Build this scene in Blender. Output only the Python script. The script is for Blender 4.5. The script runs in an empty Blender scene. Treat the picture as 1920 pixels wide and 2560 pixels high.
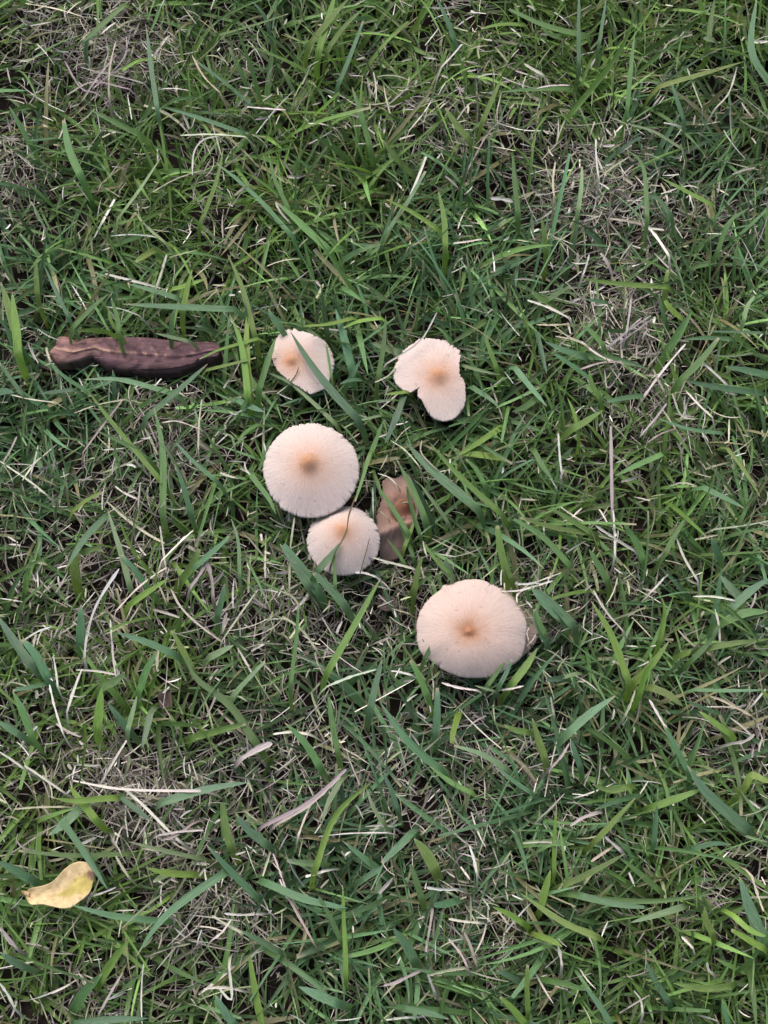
import bpy, math
import numpy as np
from mathutils import Vector, Matrix

# ------------------------------------------------------------------ camera
TILT = math.radians(17.0)          # phone held above the lawn, tipped a little forward
DIST = 0.66                        # metres along the view axis to the turf
VFOV = 2 * math.atan(0.232 / DIST)
scene = bpy.context.scene
COL = scene.collection
cam_d = bpy.data.cameras.new("camera")
cam = bpy.data.objects.new("camera", cam_d)
COL.objects.link(cam)
cam_d.sensor_fit = 'VERTICAL'
cam_d.angle = VFOV
cam_d.clip_start = 0.01
cam_d.clip_end = 50
AIM_Z = 0.012
CAM = np.array([0.0, -DIST * math.sin(TILT), AIM_Z + DIST * math.cos(TILT)])
cam.location = CAM
cam.rotation_euler = (TILT, 0, 0)
cam_d.dof.use_dof = False
scene.camera = cam
scene.render.resolution_x, scene.render.resolution_y = 768, 1024

# ------------------------------------------------------------------ sky + soft sun (bright overcast shade)
world = bpy.data.worlds.new("World")
scene.world = world
world.use_nodes = True
wn = world.node_tree
sky = wn.nodes.new("ShaderNodeTexSky")
sky.sky_type = 'NISHITA'
sky.sun_disc = False
SUN_EL, SUN_ROT = math.radians(56), math.radians(-25)
sky.sun_elevation = SUN_EL
sky.sun_rotation = SUN_ROT
sky.air_density = 1.0
sky.dust_density = 6.0
sky.ozone_density = 1.0
bg = wn.nodes["Background"]
wn.links.new(sky.outputs[0], bg.inputs[0])
bg.inputs[1].default_value = 0.11
sun_d = bpy.data.lights.new("sun", 'SUN')
sun_d.energy = 1.5
sun_d.angle = math.radians(46)
sun_d.color = (1.0, 0.975, 0.96)
sun = bpy.data.objects.new("sun", sun_d)
COL.objects.link(sun)
sd = Vector((math.sin(SUN_ROT) * math.cos(SUN_EL), math.cos(SUN_ROT) * math.cos(SUN_EL), math.sin(SUN_EL)))
sun.rotation_euler = sd.to_track_quat('Z', 'Y').to_euler()
sun.location = (0, 0, 2)
vs = scene.view_settings
vs.view_transform = 'Standard'
vs.look = 'None'
vs.exposure = 0.65
vs.gamma = 1.0
vs.use_curve_mapping = False

rng = np.random.default_rng(11)

# ------------------------------------------------------------------ helpers
ct, st = math.cos(TILT), math.sin(TILT)
HH = math.tan(VFOV / 2)


def P(x, y, z):
    """where the sight line of photo point (x, y) meets the height z"""
    cx = (x - 960) / 1280 * HH
    cy = (1280 - y) / 1280 * HH
    d = np.array([cx, cy * ct + st, cy * st - ct])
    t = (z - CAM[2]) / d[2]
    return CAM + d * t


def tag(o, label=None, cat=None, group=None, kind=None):
    if label: o["label"] = label
    if cat: o["category"] = cat
    if group: o["group"] = group
    if kind: o["kind"] = kind
    return o


def empty(name, loc):
    o = bpy.data.objects.new(name, None)
    o.empty_display_size = 0.01
    o.location = loc
    COL.objects.link(o)
    return o


def mesh_from(name, V, F, mat, smooth=True, attrs=None):
    me = bpy.data.meshes.new(name)
    V = np.asarray(V, dtype=np.float32)
    if isinstance(F, np.ndarray):
        n, k = F.shape
        me.vertices.add(len(V))
        me.vertices.foreach_set("co", V.ravel())
        me.loops.add(n * k)
        me.loops.foreach_set("vertex_index", F.astype(np.int32).ravel())
        me.polygons.add(n)
        me.polygons.foreach_set("loop_start", np.arange(0, n * k, k, dtype=np.int32))
        me.update(calc_edges=True)
    else:
        me.from_pydata(V.tolist(), [], F)
    if smooth:
        me.polygons.foreach_set("use_smooth", np.ones(len(me.polygons), dtype=bool))
    if attrs:
        for an, (typ, arr) in attrs.items():
            a = me.attributes.new(an, typ, 'POINT')
            key = {'FLOAT_COLOR': 'color', 'FLOAT_VECTOR': 'vector', 'FLOAT': 'value'}[typ]
            a.data.foreach_set(key, np.asarray(arr, dtype=np.float32).ravel())
    me.materials.append(mat)
    me.update()
    return me


def obj(name, me, parent=None):
    o = bpy.data.objects.new(name, me)
    COL.objects.link(o)
    if parent is not None:
        o.parent = parent
        o.matrix_parent_inverse = Matrix.Translation(-parent.location)
    return o


def wave_noise(seed, n=14, f0=8, f1=60):
    r = np.random.default_rng(seed)
    fr = np.exp(r.uniform(math.log(f0), math.log(f1), n))
    an = r.uniform(0, 2 * math.pi, n)
    ph = r.uniform(0, 2 * math.pi, n)
    am = (fr / f0) ** -0.5
    am /= math.sqrt((am ** 2).sum() / 2)

    def f(x, y):
        s = 0
        for k in range(n):
            s = s + am[k] * np.sin(fr[k] * (x * math.cos(an[k]) + y * math.sin(an[k])) + ph[k])
        return s
    return f


def closed_spline(pts, n):
    pts = np.array(pts, float)
    m = len(pts)
    out = []
    K = 16
    for i in range(m):
        p0, p1, p2, p3 = pts[i - 1], pts[i], pts[(i + 1) % m], pts[(i + 2) % m]
        for k in range(K):
            t = k / K
            out.append(0.5 * ((2 * p1) + (-p0 + p2) * t + (2 * p0 - 5 * p1 + 4 * p2 - p3) * t * t + (-p0 + 3 * p1 - 3 * p2 + p3) * t ** 3))
    out = np.array(out)
    d = np.r_[0, np.cumsum(np.linalg.norm(np.roll(out, -1, 0) - out, axis=1))]
    oo = np.vstack([out, out[:1]])
    s = np.linspace(0, d[-1], n, endpoint=False)
    return np.stack([np.interp(s, d, oo[:, k]) for k in range(out.shape[1])], 1)


def open_spline(pts, n):
    pts = np.array(pts, float)
    if len(pts) == 2:
        t = np.linspace(0, 1, n)[:, None]
        return pts[0] * (1 - t) + pts[1] * t
    ext = np.vstack([2 * pts[0] - pts[1], pts, 2 * pts[-1] - pts[-2]])
    out = []
    K = 16
    for i in range(1, len(ext) - 2):
        p0, p1, p2, p3 = ext[i - 1], ext[i], ext[i + 1], ext[i + 2]
        for k in range(K):
            t = k / K
            out.append(0.5 * ((2 * p1) + (-p0 + p2) * t + (2 * p0 - 5 * p1 + 4 * p2 - p3) * t * t + (-p0 + 3 * p1 - 3 * p2 + p3) * t ** 3))
    out.append(pts[-1])
    out = np.array(out)
    d = np.r_[0, np.cumsum(np.linalg.norm(np.diff(out, axis=0), axis=1))]
    s = np.linspace(0, d[-1], n)
    return np.stack([np.interp(s, d, out[:, k]) for k in range(out.shape[1])], 1)


def in_poly(px, py, poly):
    c = np.zeros(px.shape, bool)
    n = len(poly)
    for i in range(n):
        x0, y0 = poly[i]
        x1, y1 = poly[i - 1]
        with np.errstate(divide='ignore', invalid='ignore'):
            hit = ((y0 > py) != (y1 > py)) & (px < (x1 - x0) * (py - y0) / (y1 - y0 + 1e-12) + x0)
        c ^= hit
    return c


# ------------------------------------------------------------------ materials
def new_mat(name):
    m = bpy.data.materials.new(name)
    m.use_nodes = True
    nt = m.node_tree
    for n in list(nt.nodes):
        nt.nodes.remove(n)
    out = nt.nodes.new("ShaderNodeOutputMaterial")
    return m, nt, out


def N(nt, typ, **kw):
    n = nt.nodes.new(typ)
    for k, v in kw.items():
        if k.startswith("i_"):
            n.inputs[k[2:].replace("_", " ")].default_value = v
        else:
            setattr(n, k, v)
    return n


def blade_material(name, rough, spec, transl, vein):
    m, nt, out = new_mat(name)
    L = nt.links
    a = N(nt, "ShaderNodeAttribute", attribute_name="Col")
    u = N(nt, "ShaderNodeAttribute", attribute_name="bladeuv")
    mp = N(nt, "ShaderNodeMapping")
    mp.inputs["Scale"].default_value = (9, 5, 1)
    L.new(u.outputs["Vector"], mp.inputs["Vector"])
    nz = N(nt, "ShaderNodeTexNoise", i_Scale=1.0, i_Detail=4.0)
    L.new(mp.outputs[0], nz.inputs["Vector"])
    mr = N(nt, "ShaderNodeMapRange")
    mr.inputs[1].default_value, mr.inputs[2].default_value = 0.25, 0.75
    mr.inputs[3].default_value, mr.inputs[4].default_value = 0.68, 1.3
    L.new(nz.outputs[0], mr.inputs[0])
    mx = N(nt, "ShaderNodeVectorMath", operation='SCALE')
    L.new(a.outputs["Color"], mx.inputs[0])
    L.new(mr.outputs[0], mx.inputs["Scale"])
    sx = N(nt, "ShaderNodeSeparateXYZ")
    L.new(u.outputs["Vector"], sx.inputs[0])
    mm = N(nt, "ShaderNodeMath", operation='MULTIPLY')
    mm.inputs[1].default_value = vein
    L.new(sx.outputs[0], mm.inputs[0])
    sn = N(nt, "ShaderNodeMath", operation='SINE')
    L.new(mm.outputs[0], sn.inputs[0])
    bp = N(nt, "ShaderNodeBump")
    bp.inputs["Strength"].default_value = 0.35
    bp.inputs["Distance"].default_value = 0.0002
    L.new(sn.outputs[0], bp.inputs["Height"])
    b = N(nt, "ShaderNodeBsdfPrincipled")
    b.inputs["Roughness"].default_value = rough
    b.inputs["Specular IOR Level"].default_value = spec
    L.new(mx.outputs[0], b.inputs["Base Color"])
    L.new(bp.outputs[0], b.inputs["Normal"])
    t = N(nt, "ShaderNodeBsdfTranslucent")
    ts = N(nt, "ShaderNodeVectorMath", operation='MULTIPLY')
    ts.inputs[1].default_value = (1.25, 1.25, 0.7)
    L.new(mx.outputs[0], ts.inputs[0])
    L.new(ts.outputs[0], t.inputs["Color"])
    ms = N(nt, "ShaderNodeMixShader")
    ms.inputs[0].default_value = transl
    L.new(b.outputs[0], ms.inputs[1])
    L.new(t.outputs[0], ms.inputs[2])
    L.new(ms.outputs[0], out.inputs[0])
    return m


M_GREEN = blade_material("grass_green", 0.42, 0.42, 0.34, 38.0)
M_DRY = blade_material("grass_dry", 0.6, 0.35, 0.12, 14.0)


def soil_material():
    m, nt, out = new_mat("soil")
    L = nt.links
    tc = N(nt, "ShaderNodeTexCoord")
    n1 = N(nt, "ShaderNodeTexNoise", i_Scale=90.0, i_Detail=8.0, i_Roughness=0.7)
    L.new(tc.outputs["Object"], n1.inputs["Vector"])
    n2 = N(nt, "ShaderNodeTexNoise", i_Scale=14.0, i_Detail=4.0)
    L.new(tc.outputs["Object"], n2.inputs["Vector"])
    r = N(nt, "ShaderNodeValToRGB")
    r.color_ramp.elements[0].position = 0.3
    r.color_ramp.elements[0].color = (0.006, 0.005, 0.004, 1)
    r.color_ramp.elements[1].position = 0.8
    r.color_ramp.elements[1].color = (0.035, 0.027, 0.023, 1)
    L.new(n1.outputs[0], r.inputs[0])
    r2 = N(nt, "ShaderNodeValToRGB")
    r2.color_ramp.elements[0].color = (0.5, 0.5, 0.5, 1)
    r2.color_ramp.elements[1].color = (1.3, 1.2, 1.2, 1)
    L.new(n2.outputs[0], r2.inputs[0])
    mu = N(nt, "ShaderNodeVectorMath", operation='MULTIPLY')
    L.new(r.outputs[0], mu.inputs[0])
    L.new(r2.outputs[0], mu.inputs[1])
    b = N(nt, "ShaderNodeBsdfPrincipled")
    b.inputs["Roughness"].default_value = 0.95
    b.inputs["Specular IOR Level"].default_value = 0.15
    L.new(mu.outputs[0], b.inputs["Base Color"])
    bp = N(nt, "ShaderNodeBump")
    bp.inputs["Strength"].default_value = 0.8
    bp.inputs["Distance"].default_value = 0.003
    L.new(n1.outputs[0], bp.inputs["Height"])
    L.new(bp.outputs[0], b.inputs["Normal"])
    L.new(b.outputs[0], out.inputs[0])
    return m


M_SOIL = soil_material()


def cap_material(name, stops, sss=0.12):
    m, nt, out = new_mat(name)
    L = nt.links
    s = N(nt, "ShaderNodeAttribute", attribute_name="rad")
    p = N(nt, "ShaderNodeAttribute", attribute_name="polar")
    tc = N(nt, "ShaderNodeTexCoord")
    fib = N(nt, "ShaderNodeTexNoise", i_Scale=3.4, i_Detail=6.0, i_Roughness=0.65)
    L.new(p.outputs["Vector"], fib.inputs["Vector"])
    mot = N(nt, "ShaderNodeTexNoise", i_Scale=190.0, i_Detail=5.0, i_Roughness=0.6)
    L.new(tc.outputs["Object"], mot.inputs["Vector"])
    fine = N(nt, "ShaderNodeTexNoise", i_Scale=1500.0, i_Detail=3.0)
    L.new(tc.outputs["Object"], fine.inputs["Vector"])
    # uneven edge of the coloured centre
    a1 = N(nt, "ShaderNodeMath", operation='MULTIPLY_ADD')
    a1.inputs[1].default_value = 0.26
    L.new(mot.outputs[0], a1.inputs[0])
    L.new(s.outputs["Fac"], a1.inputs[2])
    a2 = N(nt, "ShaderNodeMath", operation='MULTIPLY_ADD')
    a2.inputs[1].default_value = 0.22
    L.new(fib.outputs[0], a2.inputs[0])
    L.new(a1.outputs[0], a2.inputs[2])
    a3 = N(nt, "ShaderNodeMath", operation='SUBTRACT')
    a3.inputs[1].default_value = 0.24
    L.new(a2.outputs[0], a3.inputs[0])
    r = N(nt, "ShaderNodeValToRGB")
    cr = r.color_ramp
    cr.interpolation = 'B_SPLINE'
    while len(cr.elements) < len(stops):
        cr.elements.new(0.5)
    for e, (pos, c) in zip(cr.elements, stops):
        e.position = pos
        e.color = (*c, 1)
    L.new(a3.outputs[0], r.inputs[0])
    mr = N(nt, "ShaderNodeMapRange")
    mr.inputs[1].default_value, mr.inputs[2].default_value = 0.3, 0.7
    mr.inputs[3].default_value, mr.inputs[4].default_value = 0.95, 1.04
    L.new(fine.outputs[0], mr.inputs[0])
    fr = N(nt, "ShaderNodeMapRange")                       # radial fibrils
    fr.inputs[1].default_value, fr.inputs[2].default_value = 0.3, 0.7
    fr.inputs[3].default_value, fr.inputs[4].default_value = 0.9, 1.06
    L.new(fib.outputs[0], fr.inputs[0])
    fm = N(nt, "ShaderNodeMath", operation='MULTIPLY')
    L.new(mr.outputs[0], fm.inputs[0])
    L.new(fr.outputs[0], fm.inputs[1])
    # sparse brown flecks and bruises
    fl = N(nt, "ShaderNodeTexNoise", i_Scale=420.0, i_Detail=2.0)
    L.new(tc.outputs["Object"], fl.inputs["Vector"])
    fk = N(nt, "ShaderNodeMapRange")
    fk.inputs[1].default_value, fk.inputs[2].default_value = 0.66, 0.74
    fk.inputs[3].default_value, fk.inputs[4].default_value = 1.0, 0.78
    L.new(fl.outputs[0], fk.inputs[0])
    fm2 = N(nt, "ShaderNodeMath", operation='MULTIPLY')
    L.new(fm.outputs[0], fm2.inputs[0])
    L.new(fk.outputs[0], fm2.inputs[1])
    sc = N(nt, "ShaderNodeVectorMath", operation='SCALE')
    L.new(r.outputs[0], sc.inputs[0])
    L.new(fm2.outputs[0], sc.inputs["Scale"])
    b = N(nt, "ShaderNodeBsdfPrincipled")
    b.inputs["Roughness"].default_value = 0.85
    b.inputs["Specular IOR Level"].default_value = 0.2
    b.inputs["Subsurface Weight"].default_value = sss
    b.inputs["Subsurface Radius"].default_value = (1.0, 0.6, 0.4)
    b.inputs["Subsurface Scale"].default_value = 0.002
    L.new(sc.outputs[0], b.inputs["Base Color"])
    ad = N(nt, "ShaderNodeMath", operation='MULTIPLY_ADD')
    ad.inputs[1].default_value = 1.6
    L.new(fib.outputs[0], ad.inputs[0])
    L.new(fine.outputs[0], ad.inputs[2])
    bp = N(nt, "ShaderNodeBump")
    bp.inputs["Strength"].default_value = 0.4
    bp.inputs["Distance"].default_value = 0.0004
    L.new(ad.outputs[0], bp.inputs["Height"])
    L.new(bp.outputs[0], b.inputs["Normal"])
    L.new(b.outputs[0], out.inputs[0])
    return m


STOPS = [(0.0, (0.41, 0.205, 0.110)), (0.12, (0.46, 0.255, 0.160)), (0.28, (0.515, 0.355, 0.285)),
         (0.55, (0.535, 0.425, 0.380)), (1.0, (0.565, 0.490, 0.465))]
M_CAP = cap_material("cap_skin_pale", STOPS)
M_CAP_PEACH = cap_material("cap_skin_peach", [(0.0, (0.40, 0.205, 0.115)), (0.06, (0.30, 0.140, 0.078)), (0.14, (0.36, 0.195, 0.122)), (0.24, (0.46, 0.300, 0.226)),
                                              (0.44, (0.515, 0.388, 0.332)), (1.0, (0.540, 0.440, 0.402))])
M_CAP_BROWN = cap_material("cap_skin_wilted", [(0.0, (0.17, 0.070, 0.042)), (0.2, (0.22, 0.105, 0.070)), (0.4, (0.34, 0.215, 0.172)),
                                               (0.7, (0.29, 0.198, 0.172)), (1.0, (0.22, 0.155, 0.142))], 0.05)
M_CAP_GREY = cap_material("cap_skin_old", [(0.0, (0.24, 0.14, 0.09)), (0.3, (0.30, 0.22, 0.18)), (1.0, (0.30, 0.235, 0.205))], 0.05)


def noise_material(name, c0, c1, scale, rough=0.8, stretch=(1, 1, 1), bump=0.3, dist=0.0005, attr=None, spec=0.3):
    m, nt, out = new_mat(name)
    L = nt.links
    tc = N(nt, "ShaderNodeTexCoord")
    mp = N(nt, "ShaderNodeMapping")
    mp.inputs["Scale"].default_value = stretch
    L.new(tc.outputs["Object"], mp.inputs["Vector"])
    n1 = N(nt, "ShaderNodeTexNoise", i_Scale=scale, i_Detail=7.0, i_Roughness=0.65)
    L.new(mp.outputs[0], n1.inputs["Vector"])
    r = N(nt, "ShaderNodeValToRGB")
    r.color_ramp.elements[0].position = 0.3
    r.color_ramp.elements[1].position = 0.72
    r.color_ramp.elements[0].color = (*c0, 1)
    r.color_ramp.elements[1].color = (*c1, 1)
    L.new(n1.outputs[0], r.inputs[0])
    col = r.outputs[0]
    if attr:
        a = N(nt, "ShaderNodeAttribute", attribute_name=attr)
        mu = N(nt, "ShaderNodeVectorMath", operation='MULTIPLY')
        L.new(col, mu.inputs[0])
        L.new(a.outputs["Color"], mu.inputs[1])
        col = mu.outputs[0]
    b = N(nt, "ShaderNodeBsdfPrincipled")
    b.inputs["Roughness"].default_value = rough
    b.inputs["Specular IOR Level"].default_value = spec
    L.new(col, b.inputs["Base Color"])
    bp = N(nt, "ShaderNodeBump")
    bp.inputs["Strength"].default_value = bump
    bp.inputs["Distance"].default_value = dist
    L.new(n1.outputs[0], bp.inputs["Height"])
    L.new(bp.outputs[0], b.inputs["Normal"])
    L.new(b.outputs[0], out.inputs[0])
    return m


M_STEM = noise_material("mushroom_stem", (0.45, 0.35, 0.28), (0.72, 0.62, 0.54), 300, stretch=(1, 1, 0.2))
M_GILL = noise_material("mushroom_gills", (0.22, 0.14, 0.10), (0.36, 0.25, 0.19), 300)
M_BARK = noise_material("bark", (0.55, 0.5, 0.52), (1.25, 1.2, 1.2), 230, rough=0.8, stretch=(0.22, 1, 1), bump=0.9, dist=0.0010, attr="Col", spec=0.2)
M_LEAF = noise_material("yellow_leaf", (0.72, 0.68, 0.6), (1.1, 1.1, 1.1), 330, rough=0.75, bump=0.5, dist=0.0005, attr="Col")
M_LITTER = noise_material("leaf_litter", (0.06, 0.045, 0.038), (0.16, 0.12, 0.105), 150, rough=0.8, bump=0.5, dist=0.0008)

# ------------------------------------------------------------------ ground
gn = wave_noise(3, 12, 15, 160)


def ground_z(x, y):
    return 0.0016 * gn(x, y) - 0.002


def build_ground():
    xs = np.r_[np.linspace(-6, -0.6, 10)[:-1], np.linspace(-0.6, 0.6, 161), np.linspace(0.6, 6, 10)[1:]]
    X, Y = np.meshgrid(xs, xs)
    Z = ground_z(X, Y)
    n = len(xs)
    V = np.stack([X, Y, Z], -1).reshape(-1, 3)
    i = np.arange(n * n).reshape(n, n)
    F = np.stack([i[:-1, :-1], i[:-1, 1:], i[1:, 1:], i[1:, :-1]], -1).reshape(-1, 4)
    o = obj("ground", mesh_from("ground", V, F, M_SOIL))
    tag(o, "dark brown soil under the lawn grass", "ground", kind="structure")


build_ground()

# ------------------------------------------------------------------ mushrooms
CLEAR = []      # (plan polygon, height above which loose grass keeps out)


def zoomed(pts, ox, oy, k):
    return [(ox + x * k, oy + y * k) for x, y in pts]


def ellipse(cx, cy, rx, ry, wob, seed, n=26):
    r = np.random.default_rng(seed)
    a1, a2 = r.uniform(0, 6.28, 2)
    out = []
    for k in range(n):
        t = 2 * math.pi * k / n
        w = 1 + wob * (0.6 * math.sin(2 * t + a1) + 0.5 * math.sin(3 * t + a2)) + wob * 0.4 * r.normal()
        out.append((cx + rx * w * math.cos(t), cy + ry * w * math.sin(t)))
    return out


def mushroom(label, outline, umbo, zr, za, mat, seed, fringe=0.0004, umbo_w=0.13, umbo_h=0.22, crumple=0.0, stem_r=0.0028,
             rim_dz=None, clear=True, gills=True, dome_p=2.0, true_r=False, ring=0.0, fold=None, ribs=0.0):
    r = np.random.default_rng(seed)
    NA, NR = 360, 30
    rim_px = closed_spline(outline, NA)
    th = np.linspace(0, 2 * math.pi, NA, endpoint=False)
    rim = np.array([P(x, y, zr) for x, y in rim_px])
    top = P(umbo[0], umbo[1], za)
    if clear:
        CLEAR.append((rim[::6, :2].copy(), zr))
    jit = r.normal(0, 1, NA)
    jit = 0.5 * jit + 0.5 * np.roll(jit, 1)
    sl = np.interp(th, np.sort(r.uniform(0, 6.28, 40)), r.normal(0, 1, 40))   # uneven nicks along the margin
    jit = jit * (0.5 + 0.5 * np.abs(np.sin(1.5 * th + r.uniform(0, 6.28)))) + 0.8 * sl
    for q in range(12):
        d = np.angle(np.exp(1j * (th - r.uniform(0, 6.28))))
        jit -= r.uniform(1.0, 4.0) * np.exp(-(d / r.uniform(0.012, 0.04)) ** 2)
    nrm = rim[:, :2] - rim[:, :2].mean(0)
    nrm /= np.linalg.norm(nrm, axis=1)[:, None]
    dz = np.zeros(NA)
    for k in (2, 3, 5, 8, 13):
        dz += r.normal() * np.sin(k * th + r.uniform(0, 6.28)) * 0.0009 / k ** 1.2
    if rim_dz is not None:
        for (ang, wid, amt) in rim_dz:
            d = np.angle(np.exp(1j * (th - ang)))
            dz += amt * np.exp(-(d / wid) ** 2)
    wn_ = wave_noise(seed + 50, 14, 90, 420)
    Rk = np.linalg.norm(rim[:, :2] - top[:2], axis=1)
    Rk = Rk / np.percentile(Rk, 88) if true_r else np.ones(NA)

    def height(s, k, xy):
        q = min(s * Rk[k], 1.25)
        z = zr + (za - zr) * ((1 - umbo_h) * (1 - q ** dome_p)) + dz[k] * s * s
        z += (0.00018 + crumple) * float(wn_(xy[0], xy[1])) * min(1, q * 4)
        z += ribs * math.sin(th[k] * 15 + 2 * math.sin(th[k] * 3)) * min(1, q * 1.6) ** 2
        if fold is not None:
            d = (xy[0] - top[0]) * math.cos(fold[0]) + (xy[1] - top[1]) * math.sin(fold[0])
            z += fold[2] * math.exp(-((d - fold[1]) / 0.0028) ** 2)
        return z, q
    ss = np.linspace(0, 1, NR) ** 0.9
    V, rad, pol = [], [], []
    for s in ss:
        for k in range(NA):
            xy = top[:2] * (1 - s) + rim[k, :2] * s
            if s > 0.86:
                xy = xy + nrm[k] * jit[k] * fringe * ((s - 0.86) / 0.14) ** 1.5
            z, q = height(s, k, xy)
            z += (za - zr) * umbo_h * math.exp(-(q / umbo_w) ** 2) - ring * math.exp(-((q - 2.0 * umbo_w) / umbo_w) ** 2)
            V.append((xy[0], xy[1], z))
            rad.append(min(q, 1.0))
            pol.append((math.cos(th[k]) * 9, math.sin(th[k]) * 9, s * 1.6))
    # turned edge + underside
    for (sc, off) in ((0.995, -0.0007), (0.96, -0.0012), (0.75, -0.0014), (0.4, -0.0015), (0.05, -0.0016)):
        for k in range(NA):
            xy = top[:2] * (1 - sc) + rim[k, :2] * sc
            z = height(sc, k, xy)[0] + off
            V.append((xy[0], xy[1], z))
            rad.append(1.0)
            pol.append((math.cos(th[k]) * 9, math.sin(th[k]) * 9, 2.0))
    nr = NR + 5
    i = np.arange(nr * NA).reshape(nr, NA)
    j = np.roll(i, -1, 1)
    F = np.stack([i[:-1], i[1:], j[1:], j[:-1]], -1).reshape(-1, 4)
    gx, gy = rim[:, :2].mean(0) * 0.35 + top[:2] * 0.65
    gz = float(ground_z(gx, gy))
    root = empty("mushroom", (gx, gy, gz))
    tag(root, label, "mushroom", "mushrooms growing in the lawn")
    cap = obj("cap", mesh_from("cap", V, F, mat, attrs={"rad": ('FLOAT', rad), "polar": ('FLOAT_VECTOR', pol)}), root)
    # stem
    sv, sf = [], []
    NS, NZ = 14, 9
    zt = za - 0.002 - (za - zr) * umbo_h
    b0, b1 = np.array([gx + r.normal(0, .002), gy + r.normal(0, .002)]), top[:2]
    for q in range(NZ):
        t = q / (NZ - 1)
        c = b0 * (1 - t) + b1 * t + np.array([math.sin(t * 3.1), math.cos(t * 2.2)]) * 0.0006
        rr = stem_r * (1.15 - 0.35 * t + 0.25 * (t > 0.9))
        for k in range(NS):
            a = 2 * math.pi * k / NS
            sv.append((c[0] + rr * math.cos(a), c[1] + rr * math.sin(a), gz - 0.003 + (zt - gz + 0.003) * t))
    for q in range(NZ - 1):
        for k in range(NS):
            k2 = (k + 1) % NS
            sf.append((q * NS + k, q * NS + k2, (q + 1) * NS + k2, (q + 1) * NS + k))
    obj("stem", mesh_from("stem", sv, sf, M_STEM), root)
    if gills:
        gv, gf = [], []
        for k in range(0, NA, 5):
            rows = []
            for sc in (0.12, 0.4, 0.7, 0.93):
                xy = top[:2] * (1 - sc) + rim[k, :2] * sc
                z = height(sc, k, xy)[0] - 0.0011
                dep = 0.0024 * (1 - 0.75 * (sc > 0.9))
                rows.append((xy[0], xy[1], z, dep))
            b = len(gv)
            for (x, y, z, dep) in rows:
                gv += [(x, y, z), (x, y, z - dep)]
            for q in range(3):
                gf.append((b + 2 * q, b + 2 * q + 2, b + 2 * q + 3, b + 2 * q + 1))
        obj("gills", mesh_from("gills", gv, gf, M_GILL, smooth=False), cap)
        bpy.context.view_layer.update()
        g = cap.children[0]
        g.matrix_parent_inverse = Matrix.Identity(4)
        g.location = (0, 0, 0)
    return root


KC = 650 / 1659
outA = zoomed([(290, 122), (345, 118), (430, 145), (515, 178), (548, 195), (592, 262), (604, 335), (582, 400), (548, 478), (470, 524), (440, 530),
               (370, 492), (300, 445), (245, 390), (208, 310), (212, 225), (248, 155)], 600, 780, KC)
outB = zoomed([(1010, 300), (1045, 250), (1090, 205), (1150, 172), (1210, 163), (1300, 185), (1370, 235), (1404, 290), (1398, 350), (1402, 420), (1430, 470),
               (1440, 580), (1395, 655), (1320, 695), (1240, 682), (1190, 630), (1168, 575), (1135, 548), (1128, 505), (1080, 525), (1020, 490), (982, 425), (980, 355)],
              600, 780, KC)
outE = zoomed([(908, 1100), (940, 1062), (985, 1066), (1005, 1060), (1040, 1042), (1080, 1052), (1112, 1110), (1120, 1200), (1135, 1300), (1105, 1390), (1060, 1450),
               (1045, 1540), (980, 1582), (900, 1575), (888, 1500), (872, 1400), (872, 1310), (890, 1262), (912, 1215), (912, 1160)], 600, 780, KC)
outF = zoomed([(480, 285), (500, 248), (560, 240), (640, 210), (750, 187), (850, 190), (950, 220), (1040, 270), (1130, 325), (1230, 430), (1300, 530), (1335, 640),
               (1325, 770), (1310, 880), (1270, 970), (1180, 1045), (1080, 1110), (960, 1155), (830, 1165), (700, 1160), (580, 1120), (480, 1070),
               (390, 1000), (300, 930), (255, 840), (245, 720), (250, 570), (310, 450), (400, 350)], 980, 1400, 420 / 1659)
outG = zoomed([(930 + (x_ - 930) * 0.95, 680 + (y_ - 680) * 0.93) for x_, y_ in [(1470 + 0, 640), (1440, 830), (1290, 985), (1080, 1080), (850, 1090), (620, 990), (480, 800), (460, 600), (540, 420), (700, 300), (880, 235),
               (1060, 235), (1200, 300), (1330, 440)]], 980, 1400, 420 / 1659)

mushroom("largest pale peach mushroom cap, smooth edged, with brown pimpled centre, standing apart from the others", outF, (1172, 1578), 0.0255, 0.0365,
         M_CAP_PEACH, 1, fringe=0.00016, umbo_w=0.065, umbo_h=0.12, ring=0.00025, stem_r=0.0036, dome_p=2.6)
mushroom("grey brown mushroom cap almost hidden under the largest pale cap", outG, (1215, 1560), 0.014, 0.019, M_CAP_GREY, 2, clear=False)
mushroom("round whitish mushroom cap with frilly edge and orange centre overlapping a smaller cap", ellipse(779, 1176, 120, 117, 0.008, 4), (770, 1152), 0.0295, 0.0425,
         M_CAP, 3, fringe=0.00032, umbo_w=0.16, umbo_h=0.26, dome_p=1.7)
mushroom("small round mushroom cap with frilly edge tucked below the bigger whitish cap", ellipse(859, 1352, 91, 87, 0.008, 8), (856, 1322), 0.0235, 0.0335,
         M_CAP, 5, fringe=0.0003, umbo_w=0.2, umbo_h=0.1, dome_p=2.0)
mushroom("angular torn mushroom cap with a green blade lying across it", outA, (728, 898), 0.0215, 0.0275, M_CAP, 6, fringe=0.0003, umbo_w=0.1, umbo_h=0.25, crumple=0.0002, dome_p=1.8, true_r=True)
mushroom("notched mushroom cap with a bent down whitish lobe", outB, (1096, 935), 0.024, 0.030, M_CAP, 9, fringe=0.00035, umbo_w=0.16, umbo_h=0.25, crumple=0.0002, dome_p=1.9, true_r=True)
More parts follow.
